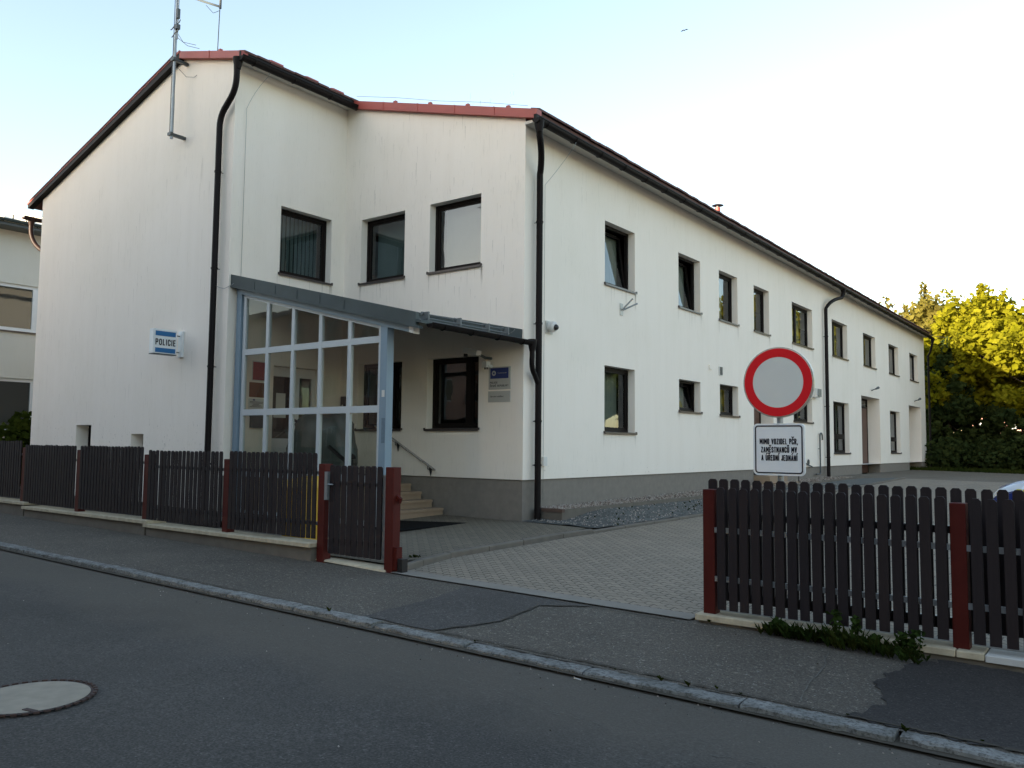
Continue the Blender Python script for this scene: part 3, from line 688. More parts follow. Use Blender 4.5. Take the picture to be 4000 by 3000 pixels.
# ---- windows
def window(par, fn, u0,u1,z0,z1, d=.17, mull=(), trans=(), curtain=None, tilt=0, sill=True, blinds=False, shade=None):
    F=.055; g=MB()
    a,b,c,e=u0+.004,u1-.004,z0+.004,z1-.004
    def bar(p,q,r,t,v0=-d+.0,v1=-d-.07,tgt=g): 
        P=[fn(p,v0,r),fn(q,v0,r),fn(q,v0,t),fn(p,v0,t),fn(p,v1,r),fn(q,v1,r),fn(q,v1,t),fn(p,v1,t)]
        tgt.add(P,[(0,1,2,3),(7,6,5,4),(0,4,5,1),(1,5,6,2),(2,6,7,3),(3,7,4,0)])
    bar(a,b,c,c+F); bar(a,b,e-F,e); bar(a,a+F,c+F,e-F); bar(b-F,b,c+F,e-F)
    for m in mull: bar(m-.045,m+.045,c+F,e-F,-d-.004)
    for t in trans: bar(a+F,b-F,t-.05,t+.05,-d-.006)
    win=g.build('window',M['brown'],par)
    us=[a+F]+[k for m in mull for k in (m-.045,m+.045)]+[b-F]
    zs=[c+F]+[k for t in trans for k in (t-.05,t+.05)]+[e-F]
    for i in range(0,len(us),2):
        for j in range(0,len(zs),2):
            p,q,r,t=us[i],us[i+1],zs[j],zs[j+1]; S=.05
            if tilt:
                vo=-d-.03
                H=t-r
                def ft(u,v,z,_r=r,_H=H): return fn(u,vo+v-tilt*(z-_r)/_H,z)
                sb=MB()
                for (x0,x1,y0,y1) in ((p,q,r,r+S),(p,q,t-S-.02,t-.02),(p,p+S,r+S,t-S-.02),(q-S,q,r+S,t-S-.02)):
                    P=[ft(x0,0,y0),ft(x1,0,y0),ft(x1,0,y1),ft(x0,0,y1),ft(x0,-.05,y0),ft(x1,-.05,y0),ft(x1,-.05,y1),ft(x0,-.05,y1)]
                    sb.add(P,[(0,1,2,3),(7,6,5,4),(0,4,5,1),(1,5,6,2),(2,6,7,3),(3,7,4,0)])
                sb.build('sash',M['brown'],win)
                pb=MB(); pb.quad(ft(p+S,-.02,r+S),ft(q-S,-.02,r+S),ft(q-S,-.02,t-S-.02),ft(p+S,-.02,t-S-.02)); pb.build('pane',M['glass'],win)
            else:
                sb=MB(); v0=-d-.018; v1=-d-.065
                for (x0,x1,y0,y1) in ((p,q,r,r+S),(p,q,t-S,t),(p,p+S,r+S,t-S),(q-S,q,r+S,t-S)):
                    bar(x0,x1,y0,y1,v0,v1,sb)
                sb.build('sash',M['brown'],win)
                pb=MB(); pb.quad(fn(p+S,-d-.04,r+S),fn(q-S,-d-.04,r+S),fn(q-S,-d-.04,t-S),fn(p+S,-d-.04,t-S)); pb.build('pane',M['glass'],win)
    if sill:
        sb=MB(); o_=.045
        P=[fn(u0-.03,o_,z0-.018),fn(u1+.03,o_,z0-.018),fn(u1+.03,o_,z0-.004),fn(u0-.03,o_,z0-.004),fn(u0-.03,.0,z0-.018),fn(u1+.03,.0,z0-.018),fn(u1+.03,-.0,z0+.002),fn(u0-.03,-.0,z0+.002)]
        sb.add(P,[(0,1,2,3),(0,4,5,1),(2,6,7,3),(0,3,7,4),(1,5,6,2)])
        sb.add([fn(u0+.002,0,z0+.002),fn(u1-.002,0,z0+.002),fn(u1-.002,-d,z0+.016),fn(u0+.002,-d,z0+.016)],[(0,1,2,3)])
        sb.add([fn(u0-.03,o_,z0-.045),fn(u1+.03,o_,z0-.045),fn(u1+.03,o_,z0-.018),fn(u0-.03,o_,z0-.018),fn(u0-.03,o_-.006,z0-.045),fn(u1+.03,o_-.006,z0-.045),fn(u1+.03,o_-.006,z0-.018),fn(u0-.03,o_-.006,z0-.018)],[(0,1,2,3),(7,6,5,4),(0,4,5,1)])
        for uu in (u0-.03,u1+.03):
            sb.add([fn(uu-.006,o_,z0-.03),fn(uu+.006,o_,z0-.03),fn(uu+.006,o_,z0+.016),fn(uu-.006,o_,z0+.016),fn(uu-.006,-.0,z0-.03),fn(uu+.006,-.0,z0-.03),fn(uu+.006,-.0,z0+.02),fn(uu-.006,-.0,z0+.02)],[(0,1,2,3),(7,6,5,4),(0,4,5,1),(1,5,6,2),(2,6,7,3),(3,7,4,0)])
        sb.build('sill',M['sill'],win)
    vb=-d-.28
    if curtain:
        cb=MB(); n=int((curtain[1]-curtain[0])/.012)+2
        zt=z1-.02; zb=z0-.05 if len(curtain)<3 else curtain[2]
        vs=[]
        for i in range(n+1):
            u=curtain[0]+(curtain[1]-curtain[0])*i/n; w=.022*sin(u*2*pi/.09)+.01*sin(u*37)
            vs+=[fn(u,vb+w,zb),fn(u,vb+w*.6,zt)]
        cb.add(vs,[(2*i,2*i+2,2*i+3,2*i+1) for i in range(n)])
        cb.build('curtain',M['curtain'],win,smooth=True)
    if blinds:
        cb=MB(); u=u0+.06
        while u<u1-.08:
            cb.add([fn(u,vb+.008,z0),fn(u+.096,vb-.008,z0),fn(u+.096,vb-.008,z1-.03),fn(u,vb+.008,z1-.03)],[(0,1,2,3)]); u+=.105
        cb.build('vertical_blind',M['blind'],win)
    if shade:
        cb=MB(); z=z1-.03
        while z>shade:
            cb.add([fn(u0+.05,vb+.012,z),fn(u1-.05,vb+.012,z),fn(u1-.05,vb-.012,z-.018),fn(u0+.05,vb-.012,z-.018)],[(0,1,2,3)]); z-=.026
        cb.build('slatted_blind',M['slat'],win)
    return win
window(bld,fD,10.33,11.66,US,4.83,curtain=None,blinds=True)
window(bld,fB,-13.2,-11.90,US,4.83,blinds=True)
window(bld,fB,-11.20,-9.87,US,4.83,shade=3.6)
window(bld,fB,-13.20,-11.90,LS,1.705,mull=(-12.3,),curtain=(-13.1,-12.5))
window(bld,fB,-11.20,-9.88,LS,1.705,mull=(-10.25,),trans=())
kinds=[dict(tilt=.16),dict(tilt=.16),{},{},dict(m=1),dict(m=1),dict(m=1),dict(m=1),dict(m=1)]
for (a,b),k in zip(C_up,kinds):
    mu=(a+(b-a)*.42,) if k.get('m') else ()
    window(bld,fC,a,b,US,UH,mull=mu,tilt=k.get('tilt',0),curtain=(a+(b-a)*.45,b-.05))
for i,(a,b,z0,z1) in enumerate(C_lo):
    if i in (4,5): window(bld,fC,a,b,z0,z1,mull=(a+(b-a)*.42,),trans=(z0+.62,),curtain=(a+(b-a)*.3,b-.08))
    elif i==1: window(bld,fC,a,b,z0,z1,tilt=.12,curtain=(a+.3,b-.05))
    elif i==3: window(bld,fC,a,b,z0,z1,mull=(a+(b-a)*.45,),curtain=(a+.9,b-.05))
    elif i==0: window(bld,fC,a,b,z0,z1,curtain=(a+.55,b-.05))
    else: window(bld,fC,a,b,z0,z1,curtain=(a+.5,b-.05))
# basement windows of facade A
for (u0,u1,z0,z1,d) in A_h:
    g=MB(); g.box(u0+.003,u1-.003,YA+d-.06,YA+d-.01,z0+.003,z0+.05); g.box(u0+.003,u1-.003,YA+d-.06,YA+d-.01,z1-.05,z1-.003); g.box(u0+.003,u0+.05,YA+d-.06,YA+d-.01,z0+.05,z1-.05); g.box(u1-.05,u1-.003,YA+d-.06,YA+d-.01,z0+.05,z1-.05)
    w=g.build('window',M['brown'],bld); p=MB(); p.quad((u0+.05,YA+d-.03,z0+.05),(u1-.05,YA+d-.03,z0+.05),(u1-.05,YA+d-.03,z1-.05),(u0+.05,YA+d-.03,z1-.05)); p.build('pane',M['glass'],w)
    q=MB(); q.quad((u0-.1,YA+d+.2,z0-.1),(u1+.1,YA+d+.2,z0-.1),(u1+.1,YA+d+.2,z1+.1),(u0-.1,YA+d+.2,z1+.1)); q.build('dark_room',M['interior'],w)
# doors of facade C
def cdoor(u0,u1,z1,d,z0,glassd=False):
    g=MB(); F=.09
    for (p,q,r,t) in ((u0+.01,u0+F,z0,z1-.01),(u1-F,u1-.01,z0,z1-.01),(u0+F,u1-F,z1-F,z1-.01),(u0+F,u1-F,z1-.42,z1-.34)): g.box(XC-d,XC-d+.06,p,q,r,t)
    w=g.build('door',M['brown'],bld)
    g=MB(); m=(u0+u1)/2
    for (p,q) in ((u0+F,m-.005),(m+.005,u1-F)):
        g.box(XC-d+.005,XC-d+.045,p,q,z0,z1-.42)
        for k in range(3):
            zz=z0+.15+k*.75; g.box(XC-d+.045,XC-d+.058,p+.12,q-.12,zz,zz+.55)
    M.setdefault('doorbrown',simple('door_brown',(.085,.035,.022),.5,var=.2)); g.build('leaf',M['doorbrown'],w)
    g=MB(); g.quad((XC-d+.03,u0+F,z1-.34),(XC-d+.03,u1-F,z1-.34),(XC-d+.03,u1-F,z1-F),(XC-d+.03,u0+F,z1-F)); g.build('pane',M['glass'],w)
    g=MB(); g.tube([(XC-d+.09,m+.1,z0+1.0),(XC-d+.09,m+.22,z0+1.0)],.012,8); g.tube([(XC-d+.045,m+.1,z0+1.0),(XC-d+.09,m+.1,z0+1.0)],.012,8); g.build('handle',M['steel'],w)
cdoor(35.12,38.1,2.17,.56,-1.0); cdoor(43.85,46.63,2.16,.75,-1.0); cdoor(23.33,24.95,1.72,.45,-.72)
# door of the porch on facade D (white, big glass)
g=MB(); dd=.20; xw=XD-dd
for (p,q,r,t) in ((10.28,10.36,PZ,1.55),(11.36,11.44,PZ,1.55),(10.36,11.36,1.36,1.55),(10.36,11.36,PZ,.10),(10.93,11.03,.10,1.36)): g.box(xw,xw+.06,p,q,r,t)
w=g.build('door',M['white'],bld,label='white porch door with tall dark glass panes')
for (p,q,r,t) in ((10.36,10.93,.10,1.36),(11.03,11.36,.10,1.36)):
    g=MB(); g.quad((xw+.03,p,r),(xw+.03,q,r),(xw+.03,q,t),(xw+.03,p,t)); g.build('pane',M['glass'],w)
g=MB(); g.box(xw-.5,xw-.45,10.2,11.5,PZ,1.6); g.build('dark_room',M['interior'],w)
g=MB(); g.tube([(xw+.11,10.98,.30),(xw+.11,10.98,.48)],.012,8); g.box(xw+.06,xw+.11,10.97,10.99,.30,.32); g.box(xw+.06,xw+.11,10.97,10.99,.46,.48); g.build('handle',M['steel'],w)
# floors inside (storey slab) so rooms are rooms
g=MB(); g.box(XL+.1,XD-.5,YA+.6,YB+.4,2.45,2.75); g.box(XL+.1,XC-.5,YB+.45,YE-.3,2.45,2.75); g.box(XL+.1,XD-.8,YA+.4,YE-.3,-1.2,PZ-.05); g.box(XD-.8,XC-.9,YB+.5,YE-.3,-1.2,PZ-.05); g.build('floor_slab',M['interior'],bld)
# inner partition so that rooms read dark
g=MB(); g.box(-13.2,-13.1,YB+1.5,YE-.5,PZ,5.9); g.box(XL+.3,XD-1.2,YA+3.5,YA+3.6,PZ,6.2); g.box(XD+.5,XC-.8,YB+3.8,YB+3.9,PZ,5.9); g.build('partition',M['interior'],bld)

# ================================================================== PORCH
GY=9.36
por=thing('entrance_porch',(-11.5,10.5,-1.45),'glazed grey-blue lean-to entrance porch with sloping zinc roof','porch')
def ptop(x): # underside line of the raking beam
    return 2.82-(x+13.5)*(2.82-1.93)/3.74
g=MB()
cols=[(-13.50,-13.415),(-12.785,-12.705),(-12.045,-11.965),(-11.295,-11.215),(-10.545,-10.46),(-9.80,-9.745)]
ZB=-1.32
for a,b in cols: g.add([(a,GY,ZB),(b,GY,ZB),(b,GY,ptop(b)-.05),(a,GY,ptop(a)-.05),(a,GY+.06,ZB),(b,GY+.06,ZB),(b,GY+.06,ptop(b)-.05),(a,GY+.06,ptop(a)-.05)],[(0,1,2,3),(7,6,5,4),(0,4,5,1),(1,5,6,2),(2,6,7,3),(3,7,4,0)])
rails=[(1.655,1.765),(.515,.63),(-.62,-.51),(ZB,ZB+.08)]
for (r,t) in rails:
    for (a,b) in zip(cols[:-1],cols[1:]): g.box(a[1],b[0],GY+.002,GY+.058,r,t)
x0,x1=-13.50,-9.745
g.add([(x0,GY-.001,ptop(x0)-.05),(x1,GY-.001,ptop(x1)-.05),(x1,GY-.001,ptop(x1)),(x0,GY-.001,ptop(x0)),(x0,GY+.061,ptop(x0)-.05),(x1,GY+.061,ptop(x1)-.05),(x1,GY+.061,ptop(x1)),(x0,GY+.061,ptop(x0))],[(0,1,2,3),(7,6,5,4),(0,4,5,1),(1,5,6,2),(2,6,7,3),(3,7,4,0)])
gw=g.build('glazing_frame',M['porchframe'],por)
for (a,b) in zip(cols[:-1],cols[1:]):
    p,q=a[1],b[0]
    for (r,t) in ((ZB+.08,-.62),(-.51,.515),(.63,1.655)):
        g=MB(); g.quad((p,GY+.03,r),(q,GY+.03,r),(q,GY+.03,t),(p,GY+.03,t)); g.build('pane',M['glassp'],gw)
    g=MB(); g.quad((p,GY+.03,1.765),(q,GY+.03,1.765),(q,GY+.03,ptop(q)-.05),(p,GY+.03,ptop(p)-.05)); g.build('pane',M['glassp'],gw)
# posts
def post(x0,x1,y0,y1,z0,zt): 
    g=MB(); g.add([(x0,y0,z0),(x1,y0,z0),(x1,y1,z0),(x0,y1,z0),(x0,y0,zt(x0)),(x1,y0,zt(x1)),(x1,y1,zt(x1)),(x0,y1,zt(x0))],[(0,3,2,1),(4,5,6,7),(0,1,5,4),(1,2,6,5),(2,3,7,6),(3,0,4,7)]); return g
post(-13.66,-13.52,GY-.04,GY+.10,-1.4,lambda x:ptop(x)+.02).build('post',M['bluepost'],por)
post(-9.715,-9.565,GY-.04,GY+.11,-1.45,lambda x:ptop(x)+.02).build('post',M['bluepost'],por)
# a darker rubbed patch on the post
g=MB(); g.box(-9.655,-9.575,GY-.043,GY-.0405,.02,.42); 
M['blotch']=simple('darker_blue_paint',(.095,.15,.20),.5,var=.3,vs=20); g.build('paint_patch',M['blotch'],por)
g=MB(); g.box(-9.66,-9.60,GY-.045,GY-.040,.76,.87); g.build('sticker',M['paper'],por)
# beam under roof continuing past the post
g=MB()
def beam(g,x0,x1,y0,y1,lo,hi):
    g.add([(x0,y0,ptop(x0)+lo),(x1,y0,ptop(x1)+lo),(x1,y0,ptop(x1)+hi),(x0,y0,ptop(x0)+hi),(x0,y1,ptop(x0)+lo),(x1,y1,ptop(x1)+lo),(x1,y1,ptop(x1)+hi),(x0,y1,ptop(x0)+hi)],[(0,1,2,3),(7,6,5,4),(0,4,5,1),(1,5,6,2),(2,6,7,3),(3,7,4,0)])
beam(g,-13.66,-8.98,GY-.05,GY+.08,.0,.10); g.build('beam',M['bluepost'],por)
g=MB(); beam(g,-9.07,-8.975,GY-.055,GY+.085,-.005,.095); g.build('beam_end',M['white'],por)
# fascia sheet & roof
g=MB(); beam(g,-13.72,-8.78,GY-.16,GY-.05,.10,.135); g.build('fascia',M['zinc'],por)
g=MB(); beam(g,-13.73,-8.74,GY-.13,YB-.004,.19,.235); 
g.build('roof',M['zinc'],por)
g=MB(); beam(g,-13.74,-8.85,GY-.14,GY-.06,.135,.345)
for k in range(5): xx=-13.0+k*.62; beam(g,xx,xx+.02,GY-.148,GY-.14,.15,.30)
g.build('roof_upstand',M['zinc'],por)
g=MB()
for x in (-12.9,-11.8,-10.7,-9.6): beam(g,x,x+.03,GY,YB-.02,.235,.26)
g.build('standing_seam',M['zinc'],por)
# wall flashing
g=MB(); xa_,xb_=-13.70,-8.86
g.add([(xa_,YB-.03,ptop(xa_)+.235),(xb_,YB-.03,ptop(xb_)+.235),(xb_,YB-.03,ptop(xb_)+.40),(xa_,YB-.03,ptop(xa_)+.26),(xa_,YB-.006,ptop(xa_)+.235),(xb_,YB-.006,ptop(xb_)+.235),(xb_,YB-.006,ptop(xb_)+.40),(xa_,YB-.006,ptop(xa_)+.26)],[(0,1,2,3),(7,6,5,4),(0,4,5,1),(1,5,6,2),(2,6,7,3),(3,7,4,0)]); g.build('wall_flashing',M['zinc'],por)
# snow guard tubes on the porch roof
g=MB()
def pr(x): return ptop(x)+.235
for zz,xx in ((.10,-8.98),(.04,-8.90)): g.tube([(xx,GY+.15,pr(xx)+zz),(xx,YB-.35,pr(xx)+zz)],.011,8)
for yy in (9.52,10.3,11.05,11.6): g.box(-9.02,-8.86,yy,yy+.03,pr(-8.95),pr(-8.95)+.13); g.tube([(-8.98,yy-.03,pr(-8.98)+.10),(-8.98,yy+.06,pr(-8.98)+.10)],.03,8)
auto(g.build('snow_guard',M['zincd'],por))
# porch gutter + elbow joining the main downpipe
g=gutter(GY-.02,YB+.06,-8.665,1.875,.07,.7); auto(g.build('gutter',M['gutter'],por))
g=MB(); g.tube([(-8.66,YB+.03,1.92),(-8.66,YB+.03,1.84),(-8.66,YB+.03,1.70)],.08,12,rs=[.085,.08,.05]); g.tube([(-8.66,YB+.03,1.72)]+arc((-8.66,YB+.03,1.62),(-8.68,YB+.03,1.38),(-8.70,YB+.16,1.30))+[(P2x,P2y-.02,1.14)],.048,12); auto(g.build('downpipe',M['gutter'],por))
g=MB(); pts=[(-8.85+.16*cos(t)-.05,10.9+.28*sin(t)+.6,pr(-8.85)+.03+.12*abs(sin(t*1.0))) for t in [k*pi/9 for k in range(10)]]; g.tube(pts,.006,6); g.build('loose_wire',M['black'],por)
wire([(P1x+.03,y1,3.02),(-13.95,9.12,2.97),(-13.82,9.14,2.94),(-13.70,9.2,3.0),(-13.6,9.24,3.06)],.006,por,'earth_wire')
g=MB(); g.box(-13.74,-11.86,GY+.07,YB-.002,PZ-.12,PZ-.007); g.box(-13.70,-11.90,GY+.075,YB-.004,-1.5,PZ-.12); 
g.build('landing',M['step'],por)
# steps
st=thing('entrance_steps',(-11.2,10.7,-1.45),'sandstone steps rising beside the grey plinth into the porch','steps')
sx=[(-11.82,-.624),(-11.53,-.766),(-11.245,-.912),(-10.955,-1.055),(-10.67,-1.20)]
for i,(x,z) in enumerate(sx):
    x0=sx[i-1][0] if i else -11.98
    g=MB(); g.bbox(x0-.02,x,9.45,11.99,z-.05,z,.008); g.box(x0-.02,x-.02,9.46,11.985,-1.5,z-.0505); g.build('step',M['step'],st)
g=MB(); g.bbox(-10.66,-9.54,11.90,11.995,-1.44,-1.350,.006); g.build('skirting',M['step'],st)
# door mat
g=MB(); g.bbox(-10.64,-9.44,9.55,11.86,gz(-10,10)+.052,gz(-10,10)+.078,.006); dm=g.build('door_mat',M['mat']); tag(dm,'black rubber entrance mat at the foot of the sandstone steps','door mat')
# handrail
hr=thing('handrail',(-11.5,11.95,-.2),'stainless steel handrail on the wall above the steps','handrail')
g=MB(); g.tube([(-12.55,11.93,.385),(-10.86,11.93,-.49)],.021,12); auto(g.build('rail',M['steel'],hr))
for x in (-11.95,-11.05):
    z=.385-(x+12.55)*.518-.02; g=MB(); g.tube([(x,11.93,z),(x,11.93,z-.06),(x,12.0,z-.07)],.009,8); g.add([(x-.05,12.02,z-.03),(x+.05,12.02,z-.03),(x,12.02,z-.20),(x-.04,12.0,z-.03),(x+.04,12.0,z-.03),(x,12.0,z-.17)],[(0,1,2),(3,5,4),(0,3,4,1),(1,4,5,2),(2,5,3,0)]); g.build('bracket',M['black'],hr)

# ---- things inside the porch on wall D
def onD(y0,y1,z0,z1,t,name,mat,label=None,cat=None,group=None,par=None):
    g=MB(); g.box(XD+.003,XD+.003+t,y0,y1,z0,z1); o=g.build(name,mat,par)
    if cat: tag(o,label,cat,group)
    return o
def fnD(y0,z0,t): return lambda a,b:(XD+t,y0+a,z0+b)
pt=thing('poster',(XD,9.92,1.2),'red poster with white border behind the porch glass','poster')
onD(9.76,10.09,1.215,1.61,.004,'sheet',M['paper'],par=pt); onD(9.78,10.07,1.235,1.59,.006,'print',M['posterred'],par=pt)
pt=thing('poster',(XD,9.92,.88),'brown poster directly below the red poster','poster')
onD(9.71,10.075,.895,1.185,.006,'sheet',M['posterbrown'],par=pt)
pt=thing('notice_sheet',(XD,9.9,.66),'white notice sheet with small lines of print under the brown poster','notice')
onD(9.70,10.08,.665,.865,.004,'sheet',M['paper'],par=pt)
g=MB(); rn=random.Random(2)
for k,(a,b) in enumerate(((.03,.34),(.03,.33),(.10,.25),(.08,.30),(.03,.32))): g.box(XD+.0075,XD+.0085,9.70+a,9.70+b,.80-k*.024,.809-k*.024)
g.box(XD+.0075,XD+.0085,9.80,9.85,.828,.855,1); g.build('print',[M['ink'],M['navy']],pt)
mbx=thing('letter_box',(XD,9.91,.28),'dark grey metal letter box on the wall behind the porch glass','letter box')
g=MB(); g.box(XD+.002,XD+.09,9.745,10.08,.295,.53); g.build('body',M['darkgrey'],mbx)
g=MB(); g.add([(XD+.10,9.735,.525),(XD+.10,10.09,.525),(XD+.002,10.09,.56),(XD+.002,9.735,.56),(XD+.10,9.735,.51),(XD+.10,10.09,.51),(XD+.002,10.09,.51),(XD+.002,9.735,.51)],[(0,1,2,3),(4,7,6,5),(0,4,5,1),(1,5,6,2),(2,6,7,3),(3,7,4,0)]); g.build('lid',M['darkgrey'],mbx)
g=MB(); g.box(XD+.09,XD+.092,9.93,10.01,.455,.468); g.build('slot',M['black'],mbx)
pt=thing('notice_sheet',(XD-.15,10.6,.6),'white notice sheet stuck on the dark glass of the porch door','notice')
g=MB(); g.box(XD-.165,XD-.162,10.47,10.70,.62,1.02); g.box(XD-.165,XD-.1615,10.42,10.72,.52,.60); g.build('sheet',M['paper'],pt)
ic=thing('intercom',(-13.55,YB,.75),'black intercom panel on the wall behind the porch glass','intercom')
g=MB(); g.box(-13.68,-13.56,YB-.05,YB-.002,.66,1.02); g.build('body',M['black'],ic)
g=MB(); 
for z in (.72,.77,.82): g.box(-13.64,-13.60,YB-.054,YB-.05,z,z+.02)
g.build('buttons',M['whiteplastic'],ic)
# tarp covered motorcycle
mo=thing('covered_motorcycle',(-12.3,10.4,PZ),'motorcycle under a dark grey tarpaulin behind the porch glass','motorcycle')
g=MB(); prof=[(-.60,-13.02,-11.58,.34),(-.35,-13.16,-11.50,.36),(-.1,-13.20,-11.52,.36),(.15,-13.06,-11.62,.33),(.35,-13.02,-11.62,.27),(.46,-13.12,-11.75,.17),(.53,-13.05,-11.95,.07)]
n=56; vs=[]
rn=random.Random(9)
for k,(z,xa,xb,hw) in enumerate(prof):
    for i in range(n):
        a=2*pi*i/n; c=cos(a); s_=sin(a)
        fold=1+.06*sin(a*7+k*.5)*(1-k/7)+.035*sin(a*13+1.3*k)+.03*noise.noise(Vector((c*3,s_*3,k*.7)))
        x=(xa+xb)/2+(xb-xa)/2*(abs(c)**.75)*(1 if c>0 else -1)*fold
        y=10.4+hw*(abs(s_)**.8)*(1 if s_>0 else -1)*fold
        zz=z+(.06*sin(a*3+.7) if k>3 else 0)+(.05*c if k>4 else 0)+(.05*sin(a*5) if k==0 else 0)
        if k>=5 and c<-.6: zz+=.03
        vs.append((x,y,zz))
fs=[(k*n+i,k*n+(i+1)%n,(k+1)*n+(i+1)%n,(k+1)*n+i) for k in range(len(prof)-1) for i in range(n)]
fs.append(tuple((len(prof)-1)*n+i for i in range(n))); g.add(vs,fs); o=g.build('tarpaulin',M['tarp'],mo); 
for p in o.data.polygons: p.use_smooth=True
g=MB(); g.tube([(-13.15,10.25,.50),(-13.05,10.3,.44),(-12.95,10.35,.40)],.025,8); g.build('handlebar',M['black'],mo)
for x in (-12.75,-11.75):
    g=MB(); g.tube([(x+.27*cos(t),10.4,PZ+.28+.27*sin(t)) for t in [2*pi*k/20 for k in range(21)]],.05,8,caps=False); g.build('wheel',M['tyre'],mo)
# wheelchair-ramp style black board leaning
g=MB(); g.tube([(-11.7,10.0,-.05),(-11.2,10.0,-.33),(-11.0,10.0,-.36)],.04,6); g.box(-11.16,-11.0,9.96,10.04,-.55,-.27); 
g.build('stand',M['black'],mo)

# ---- POLICIE blade sign on facade A
bs=thing('police_sign',(-15.3,8.8,1.74),'white box sign with blue bars lettered POLICIE jutting from the gable wall','sign')
g=MB(); g.bbox(-15.384,-15.244,8.553,9.055,1.742,2.222,.006); g.build('box',M['signwhite'],bs)
xs=-15.244+.002
g=MB(); g.box(xs-.001,xs+.001,8.597,9.022,2.088,2.182); g.box(xs-.001,xs+.001,8.600,9.024,1.760,1.850); g.build('blue_bar',M['signblue'],bs)
g=MB(); stroke_text(g,'POLICIE',lambda a,b:(xs+.0015,8.600+a,1.903+b),0,0,.425,.126,.021); g.build('lettering',M['ink'],bs,fix=False)
g=MB(); g.box(-15.40,-15.235,8.56,9.05,1.722,1.738); g.build('base_rail',M['darkgrey'],bs)
g=MB()
for z in (2.13,1.80): g.tube([(-15.30,9.05,z),(-15.27,9.15,z-.01)],.009,8)
g.build('bracket_arm',M['darkgrey'],bs)
g=MB(); g.box(-15.33,-15.19,9.13,9.176,1.70,2.22); g.build('wall_plate',M['signwhite'],bs)
# ---- plaques on B
pq=thing('wall_plaque',(-9.37,YB,1.04),'grey police plaque with navy panel and badge on the wall beside the window','plaque')
yy=YB-.002
g=MB(); g.box(-9.625,-9.115,yy-.012,yy,1.035,1.455); g.build('plate',M['plaque'],pq)
g=MB(); g.box(-9.585,-9.160,yy-.0145,yy-.0125,1.237,1.435); g.build('navy_panel',M['navy'],pq)
fP=lambda a,b:(a,yy-.0165,b)
g=MB(); c=(-9.50,1.338); n=24
g.add([(c[0]+.047*cos(2*pi*i/n),yy-.0155,c[1]+.047*sin(2*pi*i/n)) for i in range(n)],[tuple(range(n))])
g.build('badge_disc',M['plaque'],pq)
g=MB(); g.add([(c[0]+(.034 if i%2==0 else .014)*cos(pi*i/8+pi/8*0),yy-.0165,c[1]+(.034 if i%2==0 else .014)*sin(pi*i/8)) for i in range(16)]+[(c[0],yy-.0165,c[1])],[(i,(i+1)%16,16) for i in range(16)]); g.build('badge_star',M['navy'],pq,fix=False)
g=MB(); add_text(g,'Teritoriální pracoviště',fP,-9.415,1.325,.21,.024,.01); g.build('small_lettering',M['plaque'],pq,fix=False)
fP2=lambda a,b:(a,yy-.0135,b)
g=MB(); stroke_text(g,'POLICIE',fP2,-9.59,1.145,.175,.038,.0075); g.build('lettering',M['ink'],pq,fix=False)
g=MB(); stroke_text(g,'ČESKÉ REPUBLIKY',fP2,-9.59,1.085,.43,.038,.0075); g.build('lettering',M['ink'],pq,fix=False)
pq=thing('wall_plaque',(-9.37,YB,.80),'small grey plaque with one line of text below the police plaque','plaque')
g=MB(); g.box(-9.635,-9.12,yy-.012,yy,.80,1.005); g.build('plate',M['plaque'],pq)
g=MB(); add_text(g,'Obvodní oddělení',fP2,-9.59,.892,.32,.03,.02); g.build('lettering',M['ink'],pq,fix=False)
# ---- camera / lamp on B under porch roof
cam_=thing('security_camera',(-9.6,YB-.2,1.6),'white bullet security camera on the wall under the porch eave','camera')
g=MB(); g.obox((-9.80,YB-.30,1.735),(.21,-.06,-.045),(.018,.05,0),(.01,0,.042)); g.build('housing',M['whiteplastic'],cam_)
g=MB(); g.obox((-10.00,YB-.245,1.685),(.012,-.003,-.002),(.01,.035,0),(0,0,.03)); g.build('lens',M['black'],cam_)
g=MB(); g.tube([(-9.66,YB-.33,1.70),(-9.60,YB-.15,1.62),(-9.56,YB-.02,1.62)],.028,8); g.build('arm',M['darkgrey'],cam_)
fl=thing('floodlight',(-9.6,YB-.1,1.42),'small twin sensor lamp under the bullet camera','lamp')
g=MB(); g.obox((-9.62,YB-.10,1.50),(.07,-.02,.0),(.01,.05,0),(0,0,.055)); g.tube([(-9.56,YB-.12,1.47),(-9.56,YB-.01,1.47)],.03,8); g.build('housing',M['whiteplastic'],fl)
g=MB(); 
for x in (-9.63,-9.58): g.tube([(x,YB-.12,1.41),(x,YB-.12,1.445)],.014,8)
g.build('sensor',M['black'],fl)
# ---- dome camera on C
dc=thing('dome_camera',(XC+.1,12.85,2.2),'white dome camera on the side wall beside the corner downpipe','camera')
g=MB(); g.box(XC+.002,XC+.02,12.71,12.93,2.12,2.36); g.build('plate',M['plaque'],dc)
g=MB(); g.tube([(XC+.02,12.83,2.25),(XC+.08,12.83,2.25),(XC+.13,12.83,2.245),(XC+.155,12.83,2.24)],.1,20,rs=[.10,.105,.10,.065]); auto(g.build('housing',M['whiteplastic'],dc))
g=MB(); g.tube([(XC+.14,12.83,2.235),(XC+.18,12.83,2.23),(XC+.205,12.83,2.225),(XC+.215,12.83,2.224)],.06,16,rs=[.062,.055,.035,.01]); g.build('lens',M['black'],dc,smooth=True)
